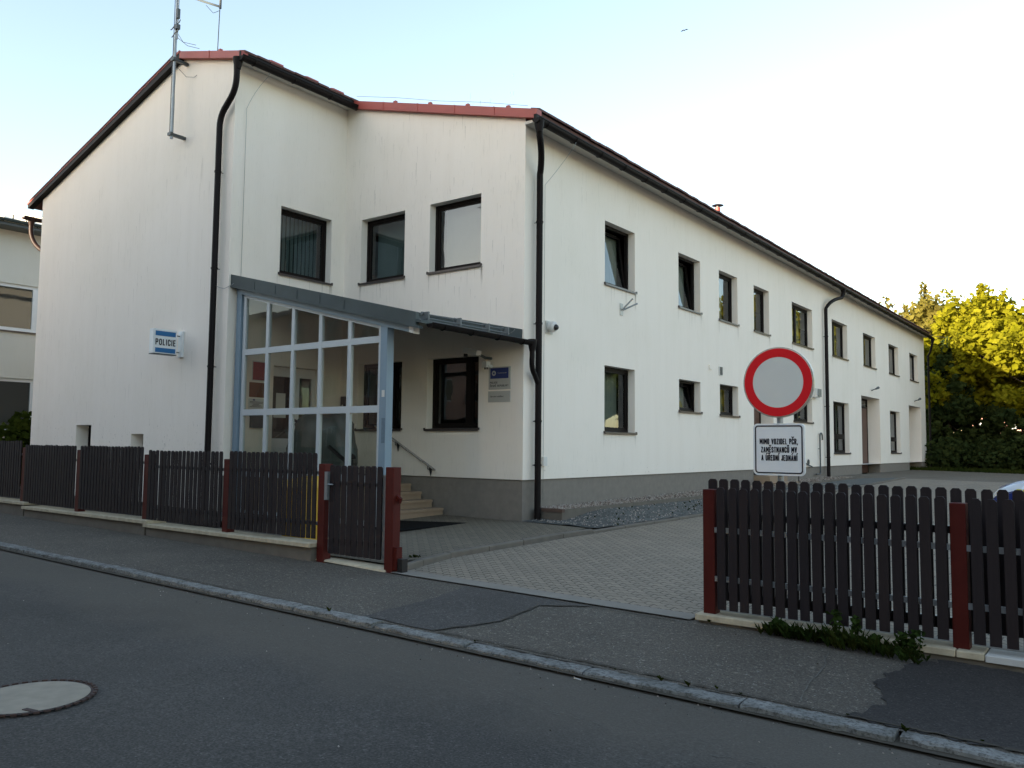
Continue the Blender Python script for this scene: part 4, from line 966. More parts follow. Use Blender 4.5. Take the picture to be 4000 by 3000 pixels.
# ---- flag holder under W1
fh=thing('flag_holder',(XC,15.6,2.9),'grey double flag holder on the wall under the first upper window','flag holder')
g=MB(); g.box(XC+.002,XC+.015,15.53,15.65,2.84,3.10); g.build('plate',M['plaque'],fh)
for dy,dz in ((.10,.38),(.30,.25)):
    g=MB(); g.tube([(XC+.03,15.56+dy*.2,2.96),(XC+.25,15.56+dy,2.96+dz*.62)],.018,10); auto(g.build('tube',M['galv'],fh))
# ---- vents, boxes
vt=thing('wall_vent',(XC,20.93,1.93),'grey louvred wall vent above the small ground-floor window','vent')
g=MB(); g.box(XC+.002,XC+.02,20.82,21.05,1.925,2.17); g.build('frame',M['whiteplastic'],vt)
g=MB()
for k in range(7): z=1.945+k*.03; g.add([(XC+.022,20.845,z),(XC+.022,21.025,z),(XC+.034,21.025,z+.022),(XC+.034,20.845,z+.022)],[(0,1,2,3)])
g.build('louvres',M['darkgrey'],vt)
g=MB(); g.bbox(XC+.002,XC+.03,20.18,20.34,2.04,2.155,.004); o=g.build('junction_box',M['wall']); tag(o,'small white junction box left of the louvred wall vent','box')
g=MB(); g.bbox(XC+.002,XC+.05,12.62,12.74,-.37,-.20,.005); o=g.build('junction_box',M['whiteplastic']); tag(o,'white cover box low on the wall right of the corner downpipe','box')
ex=thing('heater_outlet',(XC,28.95,1.75),'white gas heater outlet box half hidden behind the round road sign','outlet')
g=MB(); g.box(XC+.002,XC+.16,28.70,29.12,1.75,2.06); g.build('body',M['whiteplastic'],ex)
g=MB(); g.box(XC+.18,XC+.19,28.85,29.2,1.78,2.05); 
for k in range(6): g.box(XC+.16,XC+.18,28.86+k*.06,28.88+k*.06,1.80,2.03)
g.build('grille',M['galv'],ex)
# J pipe
g=MB(); g.tube([(XC+.07,28.85,-.87),(XC+.07,29.25,-.87),(XC+.07,29.32,-.80),(XC+.07,29.32,.38)]+[(XC+.07,29.46-.14*cos(t),.40+.14*sin(t)) for t in [k*pi/8 for k in range(9)]]+[(XC+.07,29.60,.30)],.026,10); g.tube([(XC,29.32,.0),(XC+.07,29.32,.0)],.01,6)
o=auto(g.build('vent_pipe',M['darkgrey'])); tag(o,'dark hooked vent pipe rising on the wall beside the middle downpipe','pipe')
g=MB(); g.tube([(XC+.02,27.5,-.42),(XC+.06,28.5,-.62)],.02,8); g.tube([(XC+.01,28.2,-.45),(XC+.03,28.2,-.45)],.09,14)
o=auto(g.build('cable_bracket',M['darkgrey'])); tag(o,'slanting dark rod above the plinth behind the text sign','bracket')
# door lamps
for i,(y,z) in enumerate(((36.7,2.5),(45.1,2.46))):
    l=thing('wall_lamp',(XC,y,z),('wall lamp above the wide recessed doorway' if i==0 else 'wall lamp above the last doorway at the far corner'),'lamp','lamps above the rear doors')
    g=MB(); g.tube([(XC+.01,y,z-.05),(XC+.12,y+.02,z),(XC+.2,y+.05,z+.02)],.02,8); g.build('arm',M['darkgrey'],l)
    g=MB(); g.tube([(XC+.2,y-.05,z+.01),(XC+.24,y+.2,z+.08)],.05,10,rs=[.03,.06]); auto(g.build('lamp_head',M['darkgrey'],l))
# steps at door 0
ds=thing('door_steps',(-8.5,24.1,-1.2),'two pale steps at the side door behind the text sign','steps')
g=MB(); g.box(XC-.4,XC+.42,23.4,24.9,-1.3,-.80); g.build('step',M['step'],ds); g=MB(); g.box(XC+.42,XC+.75,23.4,24.9,-1.3,-.98); g.build('step',M['step'],ds)
g=MB(); g.tube([(XC+.72,25.0,-1.2),(XC+.72,25.0,-.15),(XC+.1,25.0,.12)],.018,8); o=auto(g.build('step_railing',M['black'])); tag(o,'thin black railing beside the side-door steps','railing')

# ---- antenna mast
an=thing('antenna_mast',(-15.46,8.88,6.2),'grey antenna mast bracketed to the gable wall','antenna')
ax,ay=-15.456,8.88
g=MB(); g.tube([(ax,ay,6.16),(ax,ay,7.0)],.032,12); g.tube([(ax,ay,7.0),(ax,ay,8.3)],.030,12); auto(g.build('lower_pole',M['galv'],an))
g=MB(); g.tube([(ax,ay,8.05),(ax,ay,10.6)],.021,12); g.tube([(ax+.045,ay+.01,8.25),(ax+.045,ay+.01,10.2)],.016,10); auto(g.build('upper_pole',M['galv'],an))
for z in (6.25,7.82):
    g=MB(); g.obox((ax,(ay+YA)/2,z),(.035,0,0),(0,(YA-ay)/2-.002,0),(0,0,.028)); g.obox((ax,ay-.03,z),(.06,0,0),(0,.03,0),(0,0,.03)); g.build('bracket',M['darkgrey'],an)
g=MB()
for z,l in ((9.55,.13),(8.55,.15),(8.38,.10)):
    g.tube([(ax-l,ay-.03,z-.06),(ax-l*.8,ay-.03,z-.07),(ax,ay-.02,z),(ax+l*.8,ay,z+.03),(ax+l,ay,z+.08)],.010,6)
g.obox((ax+.06,ay,8.78),(.03,0,0),(0,.03,0),(0,0,.10)); g.obox((ax+.05,ay,8.50),(.045,0,0),(0,.04,0),(0,0,.05)); g.build('dipole',M['darkgrey'],an)
g=MB(); g.tube([(ax-.045,ay-.02,6.3),(ax-.05,ay-.02,7.0),(ax-.04,ay-.02,7.9),(ax-.02,ay-.03,8.6),(ax-.04,ay-.02,9.3),(ax-.03,ay-.02,10.3)],.007,6); g.tube([(ax+.03,ay,8.4),(ax+.12,ay+.1,8.2),(ax+.35,ay+.25,8.13)],.005,5); g.tube([(ax+.03,ay,8.3),(ax+.2,ay+.15,8.12),(ax+.4,ay+.3,8.06)],.005,5)
g.tube([(ax+.03,ay,7.7),(ax+.12,ay+.2,7.5),(ax+.28,ay+.28,7.48),(ax+.38,ay+.28,7.5)],.005,5); g.build('cable',M['black'],an)
a2=thing('boom_antenna',(-15.97,10.2,8.1),'thin roof antenna with a slanting boom at the top of the picture','antenna')
g=MB(); g.tube([(-16.03,10.2,7.95),(-15.98,10.2,9.65),(-15.97,10.2,10.4)],.010,8); g.build('rod',M['darkgrey'],a2)
g=MB(); g.tube([(-15.97,10.2,9.70),(-16.75,10.2,10.10),(-17.4,10.2,10.45)],.024,8); g.tube([(-15.965,10.2,9.66),(-15.965,10.2,9.95)],.028,8); g.build('boom',M['darkgrey'],a2)
g=MB(); g.tube([(-15.97,10.18,9.60),(-16.2,10.18,9.62),(-16.5,10.18,9.90)],.006,6); g.build('cable',M['black'],a2)

# ================================================================== FENCES
def picket(par,x,y,z0,z1,w=.075,t=.022,name='picket',round_=False,mb=None):
    c=.020; l=random.uniform(-.004,.004); w=w*random.uniform(.97,1.03)
    poly=[(x-w/2,z0),(x+w/2,z0),(x+w/2+l,z1-c),(x+w/2-c*.85+l,z1),(x-w/2+c*.85+l,z1),(x-w/2+l,z1-c)]
    g=mb or MB(); g.prism(poly,lambda a,b,d:(a,d,b),y-t/2,y+t/2)
    if mb is None: return g.build(name,M['picket'],par)
rn=random.Random(21)
lf=thing('picket_fence',(-13,7.2,-1.45),'dark picket fence with red posts on a low wall in front of the gable','fence')
Lposts=[(-23.7,.02),(-21.5,.0),(-19.4,-.06),(-17.22,-.13),(-15.02,-.15),(-12.76,-.20),(-10.57,-.235),(-8.47,-.26)]
tops=[.05,.03,0.0,-.075,-.075,-.13,-.12]
capz=[-1.12,-1.14,-1.16,-1.24,-1.24,-1.285,-1.285]
for i,(x,zt) in enumerate(Lposts):
    g=MB(); zb=capz[min(i,6)]-.002 if i<7 else -1.56
    g.bbox(x-.065,x+.065,7.13,7.26,zb,zt,.005); g.build('post',M['post'],lf)
stuffmb=MB()
for i in range(7):
    xa=Lposts[i][0]+.075; xb=Lposts[i+1][0]-.075; n=int(round((xb-xa)/.105)); p=(xb-xa)/n
    for k in range(n):
        x=xa+p*(k+.5)+rn.uniform(-.004,.004); z1=tops[i]+rn.uniform(-.006,.006); z0=capz[i]+.055
        if i<2: picket(lf,x,7.125,z0,z1,w=.073,t=.018,mb=stuffmb)
        else: picket(lf,x,7.125,z0,z1,w=.073,t=.018)
    g=MB(); 
    for z in (tops[i]-.26,capz[i]+.25): g.box(xa-.01,xb+.01,7.145,7.175,z-.022,z+.022)
    g.build('rail',M['galv'],lf)
o=stuffmb.build('picket',M['picket'],lf); o['kind']='stuff'
bw=thing('low_wall',(-13,7.2,-1.5),'low concrete wall with sandy cap stones under the left picket fence','wall')
def caprun(par,x0,x1,zt,mat='cap',y0=7.03,y1=7.37,L=1.05):
    g=MB(); x=x0
    while x<x1-.05:
        xe=min(x+L,x1); g.bbox(x,xe-.006,y0,y1,zt-.052,zt+rn.uniform(-.002,.003),.008); x=xe
    return g.build('cap',M[mat],par)
runs=[(-26,-16.86,-1.16),(-16.98,-12.50,-1.236),(-12.62,-8.55,-1.285)]
for k,(a,b,z) in enumerate(runs):
    caprun(bw,a,b,z); g=MB(); g.box(a+.03,(b-.03 if k==2 else b-.14),7.08,7.32,-2.0,z-.0525); g.build('wall_base',M['concrete'],bw)
# gate post right of wicket
gp=thing('gate_post',(-7.225,7.2,-1.56),'red steel gate post at the corner of the driveway','post')
g=MB(); g.bbox(-7.297,-7.158,7.13,7.26,-1.56,-.275,.005); g.build('post',M['post'],gp)
g=MB(); g.box(-7.157,-7.10,7.15,7.24,-1.5,-1.23); g.build('base_plate',M['post'],gp)
g=MB(); g.bbox(-7.10,-7.02,7.16,7.26,-1.52,-1.36,.004); g.build('stop_block',M['black'],gp)
g=MB(); g.obox((-7.13,7.2,-.66),(.03,0,-.02),(0,.02,0),(.012,0,.03)); g.build('catch',M['post'],gp)
# wicket gate
wg=thing('wicket_gate',(-7.85,7.2,-1.5),'small dark picket gate with galvanised frame beside the red gate post','gate')
for k in range(9): picket(wg,-8.295+.1085*k,7.165,-1.40,-.272+rn.uniform(-.004,.004),.082)
g=MB()
g.box(-8.375,-8.335,7.18,7.22,-1.38,-.38); g.box(-7.40,-7.335,7.18,7.22,-1.38,-.375)
for z in (-.50,-1.22): g.box(-8.335,-7.40,7.182,7.218,z-.02,z+.02)
g.build('frame',M['galv'],wg)
g=MB(); g.box(-8.40,-8.345,7.12,7.18,-.72,-.36); g.tube([(-8.36,7.13,-.52),(-8.25,7.13,-.52)],.009,8); g.build('latch',M['galv'],wg)
for z in (-.47,-.60,-1.25): g=MB(); g.tube([(-7.335,7.19,z),(-7.295,7.19,z)],.012,8); g.tube([(-7.318,7.19,z-.03),(-7.318,7.19,z+.03)],.014,8); g.build('hinge',M['steel'],wg)
g=MB(); g.add([(-8.80,7.16,-1.50),(-7.25,7.10,-1.53),(-7.25,7.34,-1.505),(-8.80,7.42,-1.49),(-8.78,7.18,-1.485),(-7.27,7.12,-1.505),(-7.27,7.33,-1.49),(-8.78,7.4,-1.475)],[(4,5,6,7),(0,1,5,4),(1,2,6,5),(2,3,7,6),(3,0,4,7)])
o=g.build('gate_threshold',M['cap']); o['kind']='structure'
# yellow grit bin
yb=thing('grit_bin',(-9.45,7.75,-1.45),'yellow bin glimpsed through the pickets beside the small gate','bin')
g=MB(); g.add([(-9.74,7.52,-1.46),(-9.26,7.52,-1.46),(-9.26,7.95,-1.46),(-9.74,7.95,-1.46),(-9.78,7.48,-.62),(-9.22,7.48,-.62),(-9.22,7.99,-.62),(-9.78,7.99,-.62)],[(0,3,2,1),(4,5,6,7),(0,1,5,4),(1,2,6,5),(2,3,7,6),(3,0,4,7)]); g.build('body',M['yellow'],yb)
g=MB(); g.add([(-9.80,7.46,-.615),(-9.20,7.46,-.615),(-9.20,8.02,-.615),(-9.80,8.02,-.615),(-9.78,7.52,-.53),(-9.22,7.52,-.53),(-9.22,7.98,-.47),(-9.78,7.98,-.47)],[(0,3,2,1),(4,5,6,7),(0,1,5,4),(1,2,6,5),(2,3,7,6),(3,0,4,7)]); g.build('lid',M['yellow'],yb)
# right fence
rf_=thing('picket_fence',(-1,7.2,-1.5),'dark picket fence with red posts and zinc rails right of the driveway','fence')
Rp=[(-3.135,-.38),(-1.115,-.405),(.92,-.41),(2.95,-.42),(5.0,-.43)]
for x,zt in Rp: g=MB(); g.bbox(x-.056,x+.056,7.135,7.25,-1.50,zt,.004); g.build('post',M['post'],rf_)
for i in range(4):
    xa=Rp[i][0]+.092; xb=Rp[i+1][0]-.05; n=18 if i<3 else 17; p=(xb-xa)/n
    for k in range(n): picket(rf_,xa+p*(k+.36)+rn.uniform(-.003,.003),7.12,-1.44-.004*i,-.360-.002*i+rn.uniform(-.004,.004))
    for z in (-.742,-1.175): g=MB(); g.box(Rp[i][0]+.056,Rp[i+1][0]-.056,7.133,7.165,z-.0225,z+.0225); g.build('rail',M['galv'],rf_)
bw2=thing('low_wall',(-1,7.2,-1.6),'low concrete wall with sandy cap stones under the right picket fence','wall')
caprun(bw2,-3.24,-.95,-1.493,y0=7.06,y1=7.33); caprun(bw2,-.95,5.2,-1.50,'capnew',y0=7.06,y1=7.33)
g=MB(); g.box(-3.22,5.2,7.09,7.30,-2.1,-1.546); g.build('wall_base',M['concrete'],bw2)
# sliding gate parked behind the right fence
sgt=thing('sliding_gate',(-1,7.38,-1.45),'dark picket sliding gate parked open behind the right fence','gate')
for k in range(52):
    picket(sgt,-3.19+.107*k,7.36,-1.40,-.292-.0035*k*.1+rn.uniform(-.004,.004),.080)
g=MB()
for z,h in ((-.63,.03),(-1.36,.045)): g.box(-3.24,2.4,7.375,7.425,z-h,z+h)
for x in (-3.22,-.4,2.38): g.box(x-.025,x+.025,7.377,7.423,-1.36,-.63)
g.build('frame',M['black'],sgt)
g=MB(); g.box(-3.2,4.0,7.33,7.50,-1.62,-1.50); o=g.build('gate_track',M['strip']); tag(o,'flat concrete gate track along the back of the right fence','track')

# ================================================================== ROAD SIGN
sy=7.95
sgn=thing('road_sign',(-2.76,sy+.06,-1.5),'round red-ringed road sign over a white text plate on one pole','sign')
cx0,cz0=-2.766,.640; rad=.345
def dsk(r0,r1,y,mi=0,n=72,cx=cx0,cz=cz0):
    g=MB()
    if r0==0: g.add([(cx+r1*cos(2*pi*i/n),y,cz+r1*sin(2*pi*i/n)) for i in range(n)],[tuple(range(n))],mi)
    else: g.add([(cx+r*cos(2*pi*i/n),y,cz+r*sin(2*pi*i/n)) for r in (r0,r1) for i in range(n)],[(i,(i+1)%n,n+(i+1)%n,n+i) for i in range(n)],mi)
    return g
g=MB(); g.tube([(cx0,sy+.03,cz0),(cx0,sy+.028,cz0),(cx0,sy-.001,cz0),(cx0,sy-.002,cz0)],rad,72,rs=[rad-.004,rad,rad,rad-.006]); auto(g.build('disc',M['signback'],sgn))
dsk(0,rad-.012,sy-.004).build('face',M['signgrey'],sgn); dsk(.247,rad-.014,sy-.0065).build('red_ring',M['signred'],sgn)
# text plate
def rrect(x0,x1,z0,z1,r,n=6):
    P=[]
    for (cx,cz,a0) in ((x1-r,z1-r,0),(x0+r,z1-r,pi/2),(x0+r,z0+r,pi),(x1-r,z0+r,3*pi/2)):
        for k in range(n+1): a=a0+pi/2*k/n; P.append((cx+r*cos(a),cz+r*sin(a)))
    return P
px0,px1,pz0,pz1=-3.018,-2.516,-.262,.240
fy=lambda a,b,d:(a,d,b)
g=MB(); g.prism(rrect(px0,px1,pz0,pz1,.045),fy,sy-.002,sy+.022); auto(g.build('text_plate',M['signwhite'],sgn))
def rring(o,i,y):
    g=MB(); n=len(o); g.add([(a,y,b) for a,b in o]+[(a,y,b) for a,b in i],[(k,(k+1)%n,n+(k+1)%n,n+k) for k in range(n)]); return g
rring(rrect(px0+.018,px1-.018,pz0+.018,pz1-.018,.033),rrect(px0+.031,px1-.031,pz0+.031,pz1-.031,.021),sy-.0045).build('plate_border',M['ink'],sgn)
g=MB(); ft=lambda a,b:(a,sy-.0055,b)

for body,x_,z_,w_,h_ in (('MIMO VOZIDEL PČR,',-2.952,.038,.372,.056),('ZAMĚSTNANCŮ MV',-2.940,-.042,.350,.056),('A ÚŘEDNÍ JEDNÁNÍ',-2.938,-.120,.352,.056)):
    g=MB(); stroke_text(g,body,ft,x_,z_,w_,h_,.0088); g.build('lettering',M['ink'],sgn,fix=False)
g=MB(); g.tube([(cx0-.005,sy+.06,-1.5),(cx0-.005,sy+.06,.95)],.030,14); auto(g.build('pole',M['galv'],sgn))
g=MB()
for z in (.80,.48,.12,-.15): g.tube([(cx0-.005,sy+.06,z-.02),(cx0-.005,sy+.06,z+.02)],.036,14); g.box(cx0-.03,cx0+.02,sy+.022,sy+.05,z-.018,z+.018)
g.build('clamp',M['galv'],sgn)
g=MB(); 
for dx in (-.01,.0,.01): g.box(cx0+dx-.002-.005,cx0+dx+.002-.005,sy-.0035,sy-.0025,pz1-.012,pz1-.006)
g.build('clip',M['ink'],sgn)

# ================================================================== raised bed along facade C
rb=thing('bed_edging',(-8.3,20,-1.4),'dark concrete edging of the pebble strip along the side wall','edging')
def bz(y): return -1.135+.0085*(y-12.5)
g=MB()
pe=[(-8.30,12.50),(-8.02,17.1),(-7.98,23),(-7.98,30.5)]
for a,b in zip(pe[:-1],pe[1:]):
    n=max(1,int((b[1]-a[1])/1.0))
    for k in range(n):
        t0,t1=k/n,(k+1)/n; xa=a[0]+(b[0]-a[0])*t0; xb=a[0]+(b[0]-a[0])*t1; ya=a[1]+(b[1]-a[1])*t0; yb=a[1]+(b[1]-a[1])*t1-.01
        z0,z1=-1.6,-1.6
        g.add([(xa,ya,z0),(xa+.06,ya,z0),(xb+.06,yb,z1),(xb,yb,z1),(xa,ya,bz(ya)),(xa+.06,ya,bz(ya)),(xb+.06,yb,bz(yb)),(xb,yb,bz(yb))],[(0,3,2,1),(4,5,6,7),(0,1,5,4),(1,2,6,5),(2,3,7,6),(3,0,4,7)])
g.build('kerb_slab',M['concrete'],rb)
g=MB(); g.box(-8.80,-8.245,12.44,12.50,-1.6,-1.185); g.build('end_slab',M['concrete'],rb)
g=MB(); g.box(-8.80,-8.235,12.425,12.515,-1.184,-1.125); M['reddish']=simple('reddish_concrete',(.10,.065,.05),.9,var=.25,vs=9,bs=.004,bscale=60); g.build('end_cap',M['reddish'],rb)
polysheet('pebble_bed',[(-8.84,12.5),(-8.28,12.5),(-8.0,17.1),(-7.96,30.5),(-8.84,30.5)],lambda x,y:bz(y)-.03,M['soil'],0)
mb=MB(); rn=random.Random(31)
def stone(mb,x,y,z,r,mi,rn):
    vs=[];
    for (a,b,c) in ((1,0,0),(-1,0,0),(0,1,0),(0,-1,0),(0,0,1),(0,0,-1)): k=r*rn.uniform(.6,1.2); vs.append((x+a*k,y+b*k,z+c*k*.7))
    mb.add(vs,[(0,2,4),(2,1,4),(1,3,4),(3,0,4),(2,0,5),(1,2,5),(3,1,5),(0,3,5)],mi)
for k in range(5200):
    y=12.52+18*rn.random()**1.6; t=(y-12.5)/4.6; xe=-8.28+.28*min(t,1); x=rn.uniform(-8.82,xe); stone(mb,x,y,bz(y)-.012+rn.uniform(-.01,.03),rn.uniform(.010,.024),rn.choice((0,0,1)),rn)
o=mb.build('pebbles',[M['pebble'],simple('pebble_brown',(.2,.15,.12),.9,var=.4,vs=30)],fix=False); tag(o,'pale pebbles in the strip along the foot of the side wall','pebbles',kind='stuff')
# grey gravel slope
def grz(x,y):
    t=(x+8.2)/(1.0+.12*(y-12)*.3); t=max(0,min(1,t)); base=gz(x,y)+.05
    hi=bz(y)-.06-.12*max(0,(13.6-y))
    return base*(t)+hi*(1-t)
M['gravel']=simple('gravel_bed',(.095,.102,.098),.95,var=.5,vs=28,bs=.03,bstr=1,bscale=32)
gp_=[]
mb=MB(); ny=60; nx=8; vs=[]
def edgeR(y):
    for a,b in zip(kp[5:-1],kp[6:]):
        if a[1]<=y<=b[1]: t=(y-a[1])/(b[1]-a[1]); return a[0]+(b[0]-a[0])*t
    return -7.22
for j in range(ny+1):
    y=12.02+(30.5-12.02)*(j/ny)**1.3; xl=-8.24+.26*min(max(y-12.5,0)/4.6,1) if y>12.5 else -8.80; xr=edgeR(max(y,11.76))-.05
    for i in range(nx+1):
        x=xl+(xr-xl)*i/nx; vs.append((x,y,(grz(x,y) if y>12.5 else gz(x,y)+.062)+.018*noise.noise(Vector((x*4,y*4,0)))))
mb.add(vs,[(j*(nx+1)+i,j*(nx+1)+i+1,(j+1)*(nx+1)+i+1,(j+1)*(nx+1)+i) for j in range(ny) for i in range(nx)])
o=mb.build('gravel_bed',M['gravel'],smooth=True); o['kind']='structure'
mb=MB()
for k in range(4200):
    y=12.1+14*rn.random()**1.5; xl=-8.2 if y>12.5 else -8.7; x=rn.uniform(xl,edgeR(max(y,11.76))-.06); z=(grz(x,y) if y>12.5 else gz(x,y)+.062)
    stone(mb,x,y,z+.01,rn.uniform(.008,.022),rn.choice((0,0,0,1)),rn)
o=mb.build('gravel',[M['stone'],M['pebble']],fix=False); tag(o,'grey gravel sloping from the side wall to the driveway kerb','gravel',kind='stuff')

# ================================================================== vegetation
def leaf_cloud(mb,c,rad,n,size,rn,mi=0,shell=.55,flat=1.0):
    for k in range(n):
        while True:
            d=Vector((rn.uniform(-1,1),rn.uniform(-1,1),rn.uniform(-1,1)))
            L=d.length
            if shell<L<=1: break
        p=Vector((c[0]+d.x*rad[0],c[1]+d.y*rad[1],c[2]+d.z*rad[2]))
        a=Vector((rn.uniform(-1,1),rn.uniform(-1,1),rn.uniform(-.6,.6))).normalized(); b=a.orthogonal(); b.rotate(Matrix.Rotation(rn.uniform(0,6.28),3,a)); s_=size*rn.uniform(.6,1.3)
        a=a*s_; b=b*s_*.62
        mb.add([p-a,p-b*.9,p+a,p+b*.9],[(0,1,2,3)],mi)
def tree(name,x,y,zg,h,spread,label,mat,seed,nb=34,leaf=.2,nper=330,trunkh=.3,cat='tree',group=None,low=.28):
    rn=random.Random(seed); t=thing(name,(x,y,zg),label,cat,group)
    g=MB(); top=Vector((x+rn.uniform(-.3,.3),y,zg+h*.75))
    g.tube([(x,y,zg-.2),(x+.1,y,zg+h*.15),(x+.05,y,zg+h*trunkh),(top.x,top.y,top.z)],.2,10,rs=[h*.03,h*.024,h*.018,h*.006])
    cl=[]
    for k in range(nb):
        a=rn.uniform(0,2*pi); hh=rn.uniform(low,.97); prof=math.sin(min(1,(hh-low+.12)/(1.06-low))*pi)**.6
        r=spread*prof*rn.uniform(.35,1.0); c=Vector((x+r*cos(a),y+r*sin(a),zg+h*hh)); cl.append(c)
        st=Vector((x,y,zg+h*min(trunkh+.02+.4*max(0,hh-low),.7))); mid=(st+c)/2+Vector((0,0,-.03*h))
        g.tube([st,mid,c],.05,5,rs=[h*.009,h*.006,h*.0025])
    auto(g.build('trunk',M['bark'],t))
    g=MB()
    for c in cl:
        s_=h*rn.uniform(.085,.15)
        for q in range(3):
            cc=(c.x+rn.uniform(-.6,.6)*s_,c.y+rn.uniform(-.6,.6)*s_,c.z+rn.uniform(-.5,.5)*s_)
            leaf_cloud(g,cc,(s_*rn.uniform(.6,1.1),s_*rn.uniform(.6,1.1),s_*rn.uniform(.35,.7)),int(nper/3),leaf,rn,0,.35)
        # sprays sticking out
        for q in range(2):
            dv=Vector((c.x-x,c.y-y,rn.uniform(.1,1.0)*h*.2)); dv.normalize(); p=c+dv*s_
            for w in range(7): leaf_cloud(g,tuple(p+dv*w*.10*s_),(.22*s_,)*3,4,leaf*.7,rn,0,0)
    g.build('crown',mat,t,fix=False); return t
gt=lambda x,y:ground_z(x,y)
tree('broadleaf_tree',-11.0,60,gt(-9,60),9.5,3.7,'pale yellow-green tree rising just behind the far roof end',M['leafP'],1,nb=60,leaf=.19,nper=300,low=.5)
tree('broadleaf_tree',-6.9,54,gt(-6.6,54),8.8,4.3,'sunlit yellow-green tree with the tall crown at the end of the yard',M['leafY'],2,nb=84,leaf=.19,nper=330,low=.36)
tree('broadleaf_tree',-2.2,51,gt(-2.2,51),8.5,4.6,'sunlit yellow-green tree at the right edge of the picture',M['leafY'],3,nb=84,leaf=.19,nper=330,low=.36)
tree('broadleaf_tree',3.5,56,gt(3.5,56),11.0,4.5,'sunlit tree beyond the right edge of the yard',M['leafY'],4,nb=40,leaf=.22,nper=330)
tree('broadleaf_tree',9,84,gt(9,84),15,5.5,'tall sunlit tree reflected in the upper windows',M['leafY'],6,nb=34,leaf=.34,nper=300)
tree('broadleaf_tree',15,96,gt(15,96),16,6,'second tall sunlit tree reflected in the upper windows',M['leafY'],8,nb=34,leaf=.34,nper=300)
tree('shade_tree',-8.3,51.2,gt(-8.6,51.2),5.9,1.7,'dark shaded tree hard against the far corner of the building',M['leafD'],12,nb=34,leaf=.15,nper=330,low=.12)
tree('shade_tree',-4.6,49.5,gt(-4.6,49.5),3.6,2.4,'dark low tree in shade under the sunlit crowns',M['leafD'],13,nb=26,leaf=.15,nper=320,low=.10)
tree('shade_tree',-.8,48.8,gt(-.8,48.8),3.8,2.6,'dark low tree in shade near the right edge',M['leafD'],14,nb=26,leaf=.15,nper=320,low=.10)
# shrubs / undergrowth (nobody could count it)
rn=random.Random(77); mb=MB()
for k in range(120):
    x=rn.uniform(-9.5,8); y=rn.uniform(47.2,50.5); h=rn.uniform(.5,1.3); leaf_cloud(mb,(x,y,gt(x,y)+h*.5+.2),(.9,.8,h*.75),120,.13,rn,0,.2)
for k in range(90):
    x=rn.uniform(-9.5,8); y=rn.uniform(50,52.5); h=rn.uniform(1.2,2.6); leaf_cloud(mb,(x,y,gt(x,y)+h*.5),(.9,.8,h*.6),130,.15,rn,0,.2)
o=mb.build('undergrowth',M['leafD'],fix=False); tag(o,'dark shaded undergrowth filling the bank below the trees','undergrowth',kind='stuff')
mb=MB()
for k in range(9000):
    x=rn.uniform(-9.2,6); y=42.6+abs(rn.gauss(0,2.2))+.22*max(0,-x-3); y=min(y,52); z=max(gt(x,y),gz(x,y)-.03)
    h=rn.uniform(.06,.22); a=rn.uniform(0,6.28); w=.02
    mb.add([(x-w*cos(a),y-w*sin(a),z),(x+w*cos(a),y+w*sin(a),z),(x+rn.uniform(-.06,.06),y+rn.uniform(-.06,.06),z+h)],[(0,1,2)])
o=mb.build('grass',M['grass'],fix=False); tag(o,'short dark grass along the far edge of the yard','grass',kind='stuff')
# dark board fence far behind below the trees
# hedge at left behind the fence
rn=random.Random(5); mb=MB()
for k in range(26): leaf_cloud(mb,(rn.uniform(-27.4,-22.9),rn.uniform(9.2,10.6),rn.uniform(-.9,.45)),(.5,.5,.42),300,.075,rn,0,.3)
hd=thing('hedge',(-25,10,-1.5),'green hedge between the gable wall and the neighbouring building','hedge')
mb.build('foliage',M['leafH'],hd,fix=False)
g=MB()
for k in range(8): x=-27+k*.55; g.tube([(x,9.9,-1.6),(x+.1,9.9,-.9),(x-.05,9.95,-.1)],.02,5)
g.build('stems',M['bark'],hd)
# weeds at the right fence
rn=random.Random(15); mb=MB()
def weed(x,y,z,h,rn,mi=0,n=10):
    for k in range(n):
        a=rn.uniform(0,6.28); l=h*rn.uniform(.5,1.1); tx=x+cos(a)*l*.55; ty=y-abs(sin(a))*l*.55; mz=z+l*rn.uniform(.5,1)
        w=rn.uniform(.006,.016); px_,py_=-sin(a)*w,cos(a)*w
        mb.add([(x,y,z),((x+tx)/2+px_,(y+ty)/2+py_,z+mz*.0+l*.5),(tx,ty,mz),((x+tx)/2-px_,(y+ty)/2-py_,z+l*.55)],[(0,1,2,3)],mi)
for k in range(100):
    t=rn.random(); x=-2.62+1.28*t+rn.gauss(0,.02); d=.5+.8*sin(pi*min(1,t*1.05))*rn.uniform(.5,1.1)
    weed(x,7.07-rn.uniform(0,.24)*(.35+t*.8),pz(x),.13*d+.03,rn,rn.choice((0,0,1,1)),11)
for (x,h) in ((-2.45,.14),(-2.02,.26),(-1.86,.22),(-1.72,.12),(-1.50,.17),(-1.40,.19),(-2.5,.13)):
    for s_ in range(3):
        xx=x+rn.uniform(-.04,.04); mb.tube([(xx,7.05,pz(x)),(xx+rn.uniform(-.03,.03),7.03,pz(x)+h)],.003,4)
        for k in range(12): zz=pz(x)+h*rn.uniform(.25,1.05); leaf_cloud(mb,(xx+rn.uniform(-.02,.02),7.03+rn.uniform(-.03,.03),zz),(.025,.025,.02),2,.024,rn,0,0)
for x in (-2.62,-5.98,2.2,-1.1,-2.42): weed(x,5.17,pz(x),.06,rn,1,10)
for k in range(26): weed(rn.choice((rn.uniform(-16,-8.8),rn.uniform(-3.2,1))),7.05,pz(-5)+.0,rn.uniform(.02,.05),rn,1,6)
